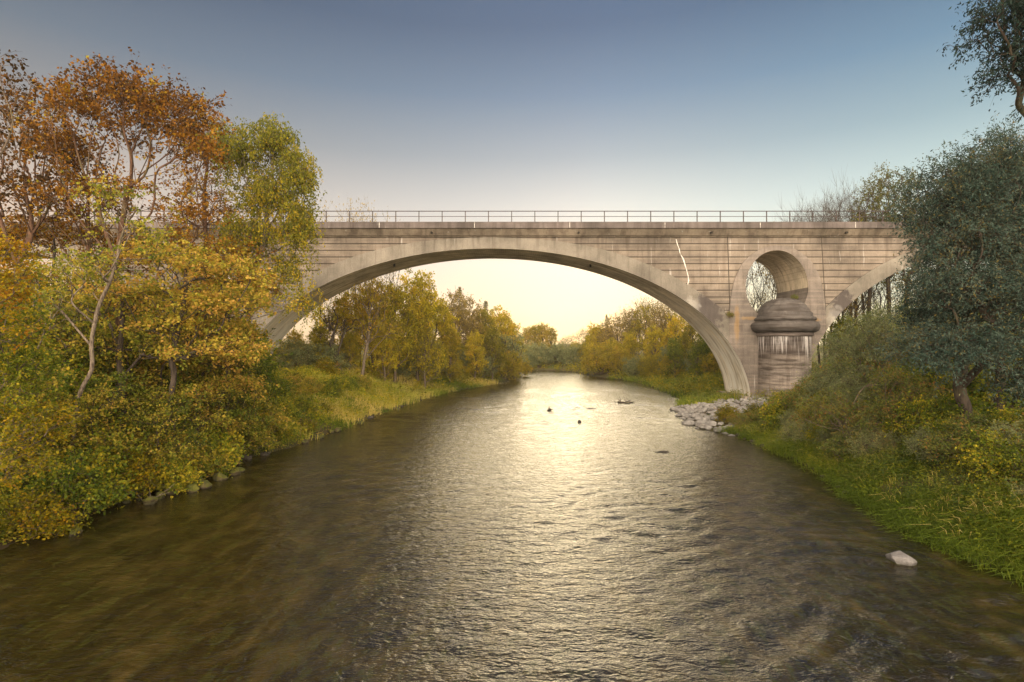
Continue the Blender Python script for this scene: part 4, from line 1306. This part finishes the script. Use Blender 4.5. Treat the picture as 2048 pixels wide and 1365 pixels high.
def bank_shrubs(spots, where, grp):
    for (px, d, s, k) in spots:
        x = PX(px, d)
        place(BU[k], x, d, s, word[k] + ' shrub ' + where, word[k] + ' shrubs ' + grp, sz=s * random.uniform(0.85, 1.15))


bank_shrubs([(60, 16.5, 1.0, 'y'), (110, 18, 1.1, 'g'), (170, 19, 1.1, 'u'), (200, 20.5, 1.3, 'g'), (260, 21, 1.1, 'y'), (300, 22.5, 1.2, 't'), (340, 22, 1.0, 'u'), (380, 23.5, 1.2, 't'),
             (420, 25, 1.3, 'u'), (60, 21, 1.8, 'g'), (150, 24, 1.9, 'g'), (20, 24, 2.2, 'g'), (230, 26, 2.0, 'y'), (300, 27, 2.0, 'g'), (370, 28, 2.0, 'u'), (440, 29, 1.8, 'y'), (-60, 28, 2.6, 'g'),
             (100, 30, 2.8, 'g'), (200, 32, 2.8, 'u'), (300, 33, 2.8, 'g'), (400, 34, 2.6, 'y'), (470, 36, 2.4, 'g'), (0, 34, 3.2, 'g'), (180, 38, 3.4, 'g'), (330, 40, 3.4, 'g'), (80, 40, 3.6, 'g'), (-80, 36, 3.6, 'u'),
             (430, 41, 3.0, 'u')],
            'in the thicket on the near left bank', 'on the near left bank')
bank_shrubs([(470, 28, 1.3, 't'), (510, 30, 1.3, 't'), (490, 33, 1.1, 'y'), (520, 34, 0.8, 't'), (540, 37, 0.6, 'u'), (590, 42, 0.8, 'y'), (640, 44, 0.8, 'u'), (670, 46, 0.9, 'u'), (505, 42, 0.7, 'y'), (500, 47, 0.6, 't'),
             (610, 52, 0.8, 'u'), (650, 53, 1.1, 'y')],
            'in the bushes below the left foot of the great arch', 'below the left foot of the arch')
bank_shrubs([(1480, 37, 0.75, 'b'), (1510, 38, 0.8, 'y'), (1540, 36, 0.9, 'b'), (1560, 33, 1.0, 'u'), (1585, 38, 1.0, 'b'), (1620, 32, 1.1, 'b'), (1600, 29, 0.9, 's'), (1650, 29, 1.1, 'y'), (1455, 39, 0.8, 'y'), (1565, 42, 0.8, 'u'),
             (1625, 43, 1.1, 'b'), (1680, 42, 1.8, 's'), (1700, 40, 2.0, 'b')],
            'in the bushes beside the stone heap on the right bank', 'beside the stone heap')
bank_shrubs([(1700, 24.5, 0.9, 'b'), (1760, 23, 0.9, 's'), (1720, 27, 1.1, 's'), (1800, 24, 1.1, 'b'), (1850, 22, 1.0, 'g'), (1900, 20, 0.9, 'g'), (1960, 19, 0.9, 'b'), (1980, 17.5, 0.8, 'g'), (2040, 17.5, 0.9, 's'), (1870, 25, 1.5, 'g'),
             (1930, 24, 1.6, 'g'), (2000, 23, 1.6, 'g'), (2070, 21, 1.5, 'g'), (1830, 28, 2.0, 'b'), (1900, 29, 2.2, 'g'), (1980, 28, 2.4, 'g'), (1940, 33, 3.0, 'g'), (1860, 34, 2.8, 'g'), (2050, 27, 2.4, 'g'), (2020, 34, 3.0, 'g'),
             (1790, 34, 2.4, 'b'), (1840, 40, 3.2, 'g')],
            'in the thicket under the right willows', 'under the right willows')

SAP = [proto('sapling', 'thin understory sapling', 'sapling', [(0, 0, 3.2, 0.9, 0.9, 0.5, 46), (0.4, 0.1, 2.4, 0.9, 0.9, 0.35, 40), (-0.4, -0.2, 1.8, 0.9, 0.9, 0.3, 34), (0, 0, 1.1, 0.7, 0.7, 0.3, 22)],
             trunk=[(0, 0, 0), (0.05, 0, 0.9), (0.1, 0.05, 1.8), (0.05, 0.1, 2.6)], bf=0.35, rt=0.0045, rtrunk=0.035, twigL=0.5, twigN=3, leafN=8, leafS=0.10, leafW=0.8, flat=0.85, droop=0.1, lmat='layer', bmat='barkd',
             seed=sd, shell=0.5, tb=t_, tv=0.3) for sd, t_ in ((91, 0.3), (92, 0.5), (93, 0.1))]
for i, (px, d, s) in enumerate([(110, 19.5, 0.9), (190, 20.5, 1.0), (230, 22, 1.1), (290, 22.5, 1.0), (320, 22, 0.9), (355, 23, 1.0), (390, 24, 1.1), (420, 26, 1.1), (450, 26.5, 1.0), (490, 28, 1.0), (470, 31, 1.0), (480, 31, 1.3),
                                (130, 22.5, 1.4), (60, 19, 1.1), (20, 18, 1.1), (260, 25, 1.4), (330, 26, 1.4), (180, 26, 1.5), (90, 25, 1.6), (400, 29, 1.5), (480, 36, 1.2), (300, 30, 1.7), (10, 22, 1.5), (440, 31, 1.4)]):
    place(SAP[i % 3], PX(px, d), d, s, ['green', 'pinkish-orange', 'dark green'][i % 3] + ' thin sapling with flat layered twigs in the left bank thicket', ['green', 'pinkish-orange', 'dark green'][i % 3] + ' saplings in the left bank thicket')
rq = np.random.default_rng(77)
for row, (off, s0, ks) in enumerate(((1.0, 0.62, 'uytgu'), (2.3, 0.85, 'ytgut'), (4.0, 1.15, 'gytgu'))):
    y = 13.0 + row * 0.5
    while y < 54:
        ex = float(np.interp(y, RIV[1:12, 1], RIV[1:12, 0]))
        if not (row == 0 and (21.5 < y < 27.5 or rq.uniform() < 0.25 or y > 36)) and not (row == 1 and y > 40):
            k = ks[int(rq.integers(0, 5))]
            s_ = s0 * rq.uniform(0.75, 1.25) * (1.0 if y < 34 else 0.8)
            place(BU[k], ex - off - rq.uniform(-0.3, 0.5), y, s_, word[k] + ' shrub in the band of bushes along the left waterside', word[k] + ' shrubs along the left waterside')
        y += (1.15 + 0.35 * row) * rq.uniform(0.8, 1.3) * (1 + max(0, y - 25) * 0.02)
for row, (off, s0, ks) in enumerate(((2.9, 0.7, 'gbsbg'), (4.2, 1.0, 'bsgbg'))):
    y = 13.0 + row * 0.5
    while y < 35:
        ex = float(np.interp(y, RIV[::-1][1:15, 1], RIV[::-1][1:15, 0]))
        k = ks[int(rq.integers(0, 5))]
        o_ = off - (1.2 if y > 24 else 0)
        place(BU[k], ex + o_ + rq.uniform(-0.3, 0.5), y, s0 * rq.uniform(0.7, 1.25), word[k] + ' shrub in the band of bushes above the right bank grass', word[k] + ' shrubs above the right bank grass')
        y += 1.35 * rq.uniform(0.8, 1.3)

# ---- stuff: grass, herbs and fallen leaves
def scatter(n, box, cond, rr):
    x = rr.uniform(box[0], box[1], n * 6); y = rr.uniform(box[2], box[3], n * 6)
    s = sdf(x, y)
    k = cond(x, y, s)
    x = x[k][:n]; y = y[k][:n]; s = s[k][:n]
    return x, y, ground_h(x, y), s


def grass(name, label_kind, n, box, cond, per, L, wd, mat, seed, tb=0.5, lean=0.7, spread=0.16):
    rr = np.random.default_rng(seed)
    x, y, z, s = scatter(n, box, cond, rr)
    cl = 0.5 + 0.5 * wob(x, y, 0.9, seed)
    X = np.repeat(x, per) + rr.normal(size=len(x) * per) * spread
    Y = np.repeat(y, per) + rr.normal(size=len(x) * per) * spread
    Z = ground_h(X, Y)
    a = rr.uniform(0, 6.28, len(X))
    D = np.stack([np.cos(a), np.sin(a), np.zeros_like(a)], -1)
    # blades on the slope hang towards the water
    gx = np.where(X > 0, -1.0, 1.0)
    D[:, 0] += gx * 0.55
    l = L * rr.uniform(0.5, 1.25, len(X)) * np.repeat(np.clip(0.7 + 0.5 * cl, 0.5, 1.4), per)
    ln = lean * rr.uniform(0.3, 1.3, len(X))
    B = np.stack([X, Y, Z - 0.03], -1)
    Mid = B + np.stack([D[:, 0] * l * ln * 0.3, D[:, 1] * l * ln * 0.3, l * 0.55], -1)
    T = B + np.stack([D[:, 0] * l * ln * 0.85, D[:, 1] * l * ln * 0.85, l * (0.95 - 0.55 * ln)], -1)
    W = np.stack([-D[:, 1], D[:, 0], 0 * a], -1)
    W = unit(W + rr.normal(size=W.shape) * 0.5) * (wd * rr.uniform(0.6, 1.3, len(X)))[:, None]
    V = np.stack([B - W * 0.5, B + W * 0.5, Mid - W * 0.45, Mid + W * 0.45, T - W * 0.08, T + W * 0.08], 1).reshape(-1, 3)
    b0 = np.arange(len(X)) * 6
    f = np.concatenate([np.stack([b0, b0 + 1, b0 + 3, b0 + 2], -1), np.stack([b0 + 2, b0 + 3, b0 + 5, b0 + 4], -1)])
    t = np.clip(tb + np.repeat(0.25 * wob(x, y, 0.7, seed + 1), per) + rr.normal(size=len(X)) * 0.16, 0, 1)
    g = Geo()
    g.add(V, f, 0, np.concatenate([t, t]))
    o = g.build(name, M[mat], tint=True)
    tag(o, kind='stuff')
    return o


def herbs(name, n, box, cond, mat, seed, hgt=0.7, leafS=0.11, leafW=0.6, leafN=12, per=2, tb=0.5, flat=0.5):
    rr = np.random.default_rng(seed)
    x, y, z, s = scatter(n, box, cond, rr)
    m = len(x)
    S = np.repeat(np.stack([x, y, z], -1), per, axis=0)
    D = unit(np.stack([rr.normal(size=m * per) * 0.35, rr.normal(size=m * per) * 0.35, np.ones(m * per)], -1))
    g = Geo(); gs = Geo()
    L = hgt * rr.uniform(0.4, 1.3, m * per)
    at, D2 = twigs(gs, S, D, L, 0.005, 0.3, rr, tubes=False)
    t = rr.uniform(0.15, 1, (m * per, leafN))
    C = at(t).reshape(-1, 3) + rr.normal(size=(m * per * leafN, 3)) * leafS * 0.8
    A = rr.normal(size=C.shape); A[:, 2] = A[:, 2] * 0.5 - 0.1
    Nn = rr.normal(size=C.shape) * (1 - flat * 0.7) + np.array([0, 0, flat])
    ti = tb + np.repeat(0.22 * wob(x, y, 0.8, seed) + rr.normal(size=m) * 0.12, per * leafN) + rr.normal(size=len(C)) * 0.12
    leaves(g, C, A, Nn, leafS * rr.uniform(0.6, 1.3, len(C)), leafW, np.clip(ti, 0, 1))
    o = g.build(name, M[mat], tint=True)
    tag(o, kind='stuff')
    return o


RIP = lambda x, y: (x > 5) & (y > 35.5) & (y < 50)
grass('grass', '', 1100, (10, 22, 8, 24), lambda x, y, s: (s > -0.1) & (s < 2.6) & (wob(x, y, 1.1, 15) > s * 0.9 - 1.7), 34, 0.50, 0.020, 'grassA', 201, 0.42, 0.9)
herbs('undergrowth', 1500, (10, 22, 8, 36), lambda x, y, s: (s > 0.15) & (s < 3.2), 'green', 217, 0.55, 0.085, 0.45, 12, 2, 0.42, 0.3)
herbs('undergrowth', 700, (10, 22, 8, 36), lambda x, y, s: (s > 0.1) & (s < 3.2) & (wob(x, y, 0.9, 25) > 0.2), 'bramble', 218, 0.6, 0.085, 0.4, 12, 2, 0.5, 0.3)
grass('grass', '', 700, (10, 26, 24, 36), lambda x, y, s: (s > -0.05) & (s < 3.0), 24, 0.6, 0.022, 'grassA', 202, 0.55, 0.9)
grass('grass', '', 1500, (14, 40, 50, 92), lambda x, y, s: (s > 0.0) & (s < 14) & (wob(x, y, 0.5, 9) > -0.9), 14, 0.75, 0.05, 'grassA', 203, 0.5, 0.6, 0.3)
grass('grass', '', 700, (-22, 0, 36, 80), lambda x, y, s: (s > 0.0) & (s < 4.5) & (wob(x, y, 0.5, 11) > -0.2), 16, 0.6, 0.035, 'grassA', 204, 0.6, 0.7, 0.25)
grass('dry_grass', '', 1300, (-26, 0, 33, 80), lambda x, y, s: (s > 0.2) & (s < 9) & (wob(x, y, 0.5, 11) < 0.5), 22, 0.75, 0.03, 'grassB', 205, 0.66, 0.6, 0.3)
grass('dry_grass', '', 500, (14, 40, 50, 92), lambda x, y, s: (s > 0.5) & (s < 12), 14, 0.8, 0.04, 'grassB', 206, 0.35, 0.6, 0.3)
grass('dry_grass', '', 260, (12, 24, 9, 40), lambda x, y, s: (s > 0.6) & (s < 6) & ~RIP(x, y), 20, 0.7, 0.016, 'grassB', 207, 0.6, 0.8)
herbs('undergrowth', 2600, (-26, -10, 9, 34), lambda x, y, s: (s > 0.25) & (s < 9), 'green', 211, 0.6, 0.10, 0.65, 11, 2, 0.55, 0.6)
herbs('undergrowth', 1200, (-26, -10, 30, 56), lambda x, y, s: (s > 0.5) & (s < 11), 'green', 212, 0.8, 0.16, 0.6, 10, 2, 0.65, 0.5)
herbs('undergrowth', 2200, (11, 28, 9, 36), lambda x, y, s: (s > 0.9) & (s < 10), 'bramble', 213, 0.75, 0.10, 0.45, 11, 2, 0.35, 0.4)
herbs('undergrowth', 900, (11, 34, 34, 58), lambda x, y, s: (s > 1.0) & (s < 14) & ~(RIP(x, y) & (s < 6)), 'bramble', 214, 0.9, 0.14, 0.45, 10, 2, 0.5, 0.4)
herbs('undergrowth', 2600, (-60, 60, 56, 128), lambda x, y, s: (s > 0.3) & (s < 26), 'olive', 215, 1.3, 0.30, 0.6, 10, 2, 0.4, 0.4)
herbs('undergrowth', 900, (-22, -12, 14, 32), lambda x, y, s: (s > 0.15) & (s < 3.5), 'layer', 216, 0.4, 0.09, 0.7, 8, 2, 0.3, 0.8)
# leaves lying on the left bank
rr = np.random.default_rng(220)
x, y, z, s = scatter(5000, (-24, -10, 12, 40), lambda x, y, s: (s > 0.05) & (s < 6), rr)
g = Geo()
leaves(g, np.stack([x, y, z + 0.02], -1), rr.normal(size=(len(x), 3)) * np.array([1, 1, 0.15]), rr.normal(size=(len(x), 3)) * 0.3 + np.array([0, 0, 1]), 0.11 * rr.uniform(0.6, 1.3, len(x)), 0.8, rr.uniform(0.3, 1, len(x)))
tag(g.build('fallen_leaves', M['layer'], tint=True), kind='stuff')

# ---- stones, driftwood
import bmesh


def rock_mesh(seed, cuts=9, flat=0.6, sub=3, rough=0.05):
    rr = np.random.default_rng(seed)
    bm = bmesh.new()
    bmesh.ops.create_icosphere(bm, subdivisions=sub, radius=1.0)
    planes = [(unit(rr.normal(size=3)), rr.uniform(0.55, 0.85)) for _ in range(cuts)]
    for v in bm.verts:
        p = np.array(v.co)
        for nrm, dd in planes:
            e = p @ nrm - dd
            if e > 0: p = p - nrm * e * 0.92
        q = p * 2.3
        p = p * (1 + rough * (math.sin(q[0] * 2.1 + seed) + math.sin(q[1] * 2.7 + 1.3 * seed) + math.sin(q[2] * 3.1)))
        v.co = (p[0], p[1], p[2] * flat)
    me = bpy.data.meshes.new('stone')
    bm.to_mesh(me); bm.free()
    return me


def stone(me, mat, loc, size, label, group=None, name='stone', rz=None, tilt=0.35, cat='stone'):
    if me.materials and me.materials[0] != mat: me = me.copy(); me.materials.clear()
    if not me.materials: me.materials.append(mat)
    o = bpy.data.objects.new(name, me)
    COL.objects.link(o)
    o.location = loc
    o.rotation_euler = (random.uniform(-tilt, tilt), random.uniform(-tilt, tilt), random.uniform(0, 6.28) if rz is None else rz)
    o.scale = size
    return tag(o, label, cat, group)


RIPM = [rock_mesh(s, 14, 0.62, 3, 0.0) for s in range(300, 307)]
MOSM = [rock_mesh(s, 7, 0.8, 3, 0.05) for s in range(320, 325)]
rr = np.random.default_rng(31)
got = []
tries = 0
while len(got) < 210 and tries < 20000:
    tries += 1
    y = rr.uniform(34.6, 50.5)
    x = rr.uniform(12.4, 22.5)
    s_ = float(sdf(np.array([x]), np.array([y]))[0])
    lim = 1.6 if y < 37.5 else (3.4 if y < 42 else 8.0)
    if s_ < -0.45 or s_ > lim: continue
    r_ = rr.uniform(0.20, 0.46) * (1.0 if y > 38 else 0.8)
    if any((x - a) ** 2 + (y - b_) ** 2 < ((r_ + c_) * 0.62) ** 2 for a, b_, c_ in got): continue
    got.append((x, y, r_))
    stone(RIPM[len(got) % 7], M['stone'], (x, y, max(H(x, y), -0.1) + r_ * 0.22), (r_ * 1.25, r_ * 0.95, r_), 'pale grey angular stone in the heap at the foot of the right pier', 'riprap stones at the right pier')
for i, (px, py, r_) in enumerate([(368, 930, 0.30), (395, 945, 0.26), (425, 915, 0.36), (405, 925, 0.24), (448, 925, 0.28), (470, 912, 0.32), (470, 930, 0.26), (440, 940, 0.30), (410, 955, 0.28), (345, 965, 0.30), (355, 945, 0.24),
                                  (386, 962, 0.24), (480, 925, 0.22), (300, 985, 0.24), (320, 975, 0.2), (150, 1045, 0.2)]):
    d = 6050 / (py - HY + 6)
    x = PX(px, d); 
    stone(MOSM[i % 5], M['moss'], (x, d, max(H(x, d), 0) + r_ * 0.4), (r_ * 1.15, r_, r_), 'moss-covered brown boulder at the water edge of the left bank', 'mossy boulders on the left bank')
for i in range(30):
    y = rr.uniform(14.5, 56)
    ex = np.interp(y, RIV[1:12, 1], RIV[1:12, 0])
    x = ex - rr.uniform(-0.25, 0.35)
    r_ = rr.uniform(0.07, 0.17) * (1 + y / 60)
    stone(MOSM[i % 5], M['moss'] if rr.uniform() < 0.6 else M['darkstone'], (x, y, 0.03), (r_ * 1.2, r_, r_), 'small stone at the water line of the left bank', 'small stones along the left water line')
for i in range(24):
    y = rr.uniform(20, 35)
    ex = np.interp(y, RIV[::-1][0:14, 1], RIV[::-1][0:14, 0])
    x = ex + rr.uniform(-0.1, 0.3)
    r_ = rr.uniform(0.08, 0.2)
    stone(MOSM[i % 5], M['darkstone'], (x, y, 0.03), (r_ * 1.2, r_, r_), 'small dark stone at the water line of the right bank', 'small stones along the right water line')
stone(rock_mesh(353, 12, 0.8, 4, 0.03), M['white_stone'], (PX(1800, 14.7), 14.7, 0.05), (0.40, 0.36, 0.36), 'single pale boulder sticking out of the water at the lower right', name='boulder', rz=0.5, tilt=0.12, cat='boulder')
stone(MOSM[1], M['darkstone'], (PX(1325, 29.4), 29.4, -0.02), (0.55, 0.2, 0.12), 'dark flat stone just breaking the surface in mid-river right of centre', rz=0.1, tilt=0.05)
stone(MOSM[2], M['darkstone'], (PX(1159, 40.6), 40.6, 0.0), (0.16, 0.14, 0.28), 'lone small dark stone in mid-river, nearer than the riffle')
stone(MOSM[3], M['darkstone'], (PX(1099, 47.6), 47.6, 0.02), (0.30, 0.18, 0.24), 'dark stone with a snag in the riffle under the arch')


def drift(name, label, x, y, segs, seed, r0=0.06, cat='driftwood'):
    rr = np.random.default_rng(seed)
    g = Geo()
    for (ax, ay, az, bx_, by_, bz_, r) in segs:
        P = np.array([(ax, ay, az), ((ax + bx_) / 2 + rr.normal() * 0.08, (ay + by_) / 2 + rr.normal() * 0.1, (az + bz_) / 2 + rr.normal() * 0.06), (bx_, by_, bz_)]) + np.array([x, y, 0])
        P, q = catmull(P, np.array([r, r * 0.8, r * 0.35]), 4)
        g.tube(P, q, 6)
    o = g.build(name, M['barkd'], loc=(x, y, 0))
    return tag(o, label, cat)


x, y = PX(1252, 54), 54
drift('driftwood', 'tangled dark branches stranded in the riffle under the arch', x, y,
      [(-0.8, 0, 0.1, 1.1, 0, -0.05, 0.09), (-0.5, 0, 0.0, -0.6, 0.1, 0.62, 0.04), (-0.4, 0, 0.05, -0.9, 0, 0.42, 0.035), (-0.2, 0, 0.05, 0.1, 0.1, 0.45, 0.035), (0.1, 0, 0.05, 0.6, 0, 0.3, 0.05),
       (-0.6, 0.2, 0.05, 0.3, -0.2, 0.2, 0.06), (0.3, 0, 0.1, 0.9, 0.1, 0.14, 0.07), (0.0, 0.1, 0.1, -0.2, 0.1, 0.5, 0.03), (-0.7, 0, 0.1, -1.2, 0, 0.2, 0.04)], 5)
x, y = PX(1099, 47.4), 47.4
drift('driftwood', 'short upright snag beside the dark stone in the riffle', x, y, [(0, 0, 0, -0.05, 0, 0.42, 0.04), (-0.2, 0, 0.05, 0.35, 0, 0.1, 0.06)], 6)
for k, (px, py, d, dx, dz, lab) in enumerate([(285, 900, 20.5, 1.2, 0.9, 'bare pale fallen branch lying down the left bank below the thicket'), (180, 840, 19, 0.8, 1.0, 'forked dead stick standing in the left bank shrubs'),
                                              (330, 1000, 19.5, 0.0, 0.0, '')]):
    if not lab: continue
    x = PX(px, d); zz = H(x, d)
    o = drift('fallen_branch', lab, x, d, [(0, 0, zz, dx, -0.3, zz + dz * 0.2 + 0.3, 0.03), (0.3, 0, zz + 0.2, 0.2, 0, zz + dz, 0.02), (0.5, -0.1, zz + 0.2, 1.2, 0, zz + dz * 0.8, 0.018), (0, 0, zz + 0.1, -0.5, 0.1, zz + dz, 0.02)], 50 + k, cat='branch')
    o.data.materials[0] = M['barkp']
# weeds rooted in the joints of the right pier
for k, (px, py, yy, s, lab) in enumerate([(1459, 634, 49.95, 0.35, 'tiny weed growing in the joint left of the right pier'), (1589, 598, 49.6, 0.3, 'small leafy weed growing on the domed cap of the right pier')]):
    o = copy_tree(BU['b'])
    o.name = 'weed'
    o['label'] = lab; o['category'] = 'weed'
    if 'group' in o: del o['group']
    o.location = (PX(px, yy), yy, PZ(py, yy) - 0.1); o.scale = (s, s, s)


# ------------------------------------------------------------------ sky, sun, air
w = bpy.data.worlds.new('World')
SC.world = w
w.use_nodes = True
w.node_tree.nodes.clear()
n = N(w)
SUN_AZ, SUN_EL = math.radians(9.0), math.radians(6.5)
sky = n.new('ShaderNodeTexSky', sky_type='NISHITA')
sky.sun_disc = False
sky.sun_elevation = SUN_EL
sky.sun_rotation = SUN_AZ
sky.air_density = 1.0
sky.dust_density = 1.2
sky.ozone_density = 1.5
# evening colours by height over the horizon, a glow where the sun has gone down, fill light added to the sky behind the viewer
Dv = n.new('ShaderNodeTexCoord').outputs['Generated']
dx, dy, dz = n.xyz(Dv)
grad = n.ramp(dz, [(0.0, (1.15, 0.88, 0.55)), (0.06, (1.25, 1.06, 0.80)), (0.14, (1.12, 1.03, 0.92)), (0.23, (0.79, 0.81, 0.81)), (0.32, (0.42, 0.50, 0.585)), (0.41, (0.205, 0.31, 0.46)),
                   (0.50, (0.105, 0.175, 0.305)), (0.75, (0.06, 0.12, 0.26))])
left = n.rng(dx, 0.15, -0.65)
grad = n.mix(n.m('MULTIPLY', left, 0.75), grad, n.mix(1.0, grad, (0.86, 0.62, 0.46), 'MULTIPLY'))
right = n.rng(dx, 0.1, 0.6)
grad = n.mix(n.m('MULTIPLY', right, 0.8), grad, n.mix(1.0, grad, (0.84, 1.06, 1.02), 'MULTIPLY'))
sd = (math.sin(SUN_AZ - 0.06) * math.cos(0.03), math.cos(SUN_AZ - 0.06) * math.cos(0.03), math.sin(0.03))
dt = n.new('ShaderNodeVectorMath', operation='DOT_PRODUCT')
n.put(dt.inputs[0], Dv); n.put(dt.inputs[1], sd)
glow = n.m('POWER', n.m('MAXIMUM', dt.outputs['Value'], 0.0), 240.0)
grad = n.mix(glow, grad, (1.9, 1.15, 0.38), 'ADD') if False else n.mix(n.m('MULTIPLY', glow, 0.7), grad, (2.2, 1.6, 0.85))
back = n.m('POWER', n.rng(dy, 0.1, -0.9), 1.5)
grad = n.mix(back, grad, (9.5, 8.05, 6.1))
nis = n.vmul(sky.outputs[0], (0.10, 0.10, 0.10))
skyc = n.mix(0.12, grad, nis)
bg = n.new('ShaderNodeBackground')
n.link(skyc, bg.inputs[0])
bg.inputs[1].default_value = 1.0
wo = n.new('ShaderNodeOutputWorld')
n.link(bg.outputs[0], wo.inputs[0])

hb = Geo()
hb.box(-1100, 1100, -120, 1400, -3, 46)
hm, hn, ho = material('evening_haze')
pv = hn.new('ShaderNodeVolumePrincipled')
pv.inputs['Color'].default_value = (1.0, 0.93, 0.80, 1)
pv.inputs['Density'].default_value = 0.00045
pv.inputs['Anisotropy'].default_value = 0.55
hn.link(pv.outputs[0], ho.inputs[1])
hz = hb.build('haze', hm)
tag(hz, kind='stuff')
sl = bpy.data.lights.new('sun', 'SUN')
sl.energy = 2.7
sl.angle = math.radians(46.0)
sl.color = (1.0, 0.79, 0.47)
so = bpy.data.objects.new('sun', sl)
COL.objects.link(so)
so.rotation_euler = (math.radians(90) - SUN_EL, 0, math.pi - SUN_AZ)
so.location = (20, 150, 60)

cam = bpy.data.cameras.new('camera')
cam.sensor_width = 36.0
cam.lens = 36.0 * F / 2048.0
cam.shift_y = (HY - 682.5) / 2048.0
cam.clip_end = 6000
cam.clip_start = 0.1
co = bpy.data.objects.new('camera', cam)
COL.objects.link(co)
co.location = (0, 0, CAMH)
co.rotation_euler = (math.radians(90), 0, 0)
SC.camera = co
SC.view_settings.view_transform = 'Standard'
SC.view_settings.look = 'None'
SC.view_settings.exposure = 0.0
SC.view_settings.gamma = 1.0
SC.cycles.use_denoising = True
SC.cycles.max_bounces = 6
SC.cycles.diffuse_bounces = 4
SC.cycles.transmission_bounces = 3
SC.cycles.volume_bounces = 0
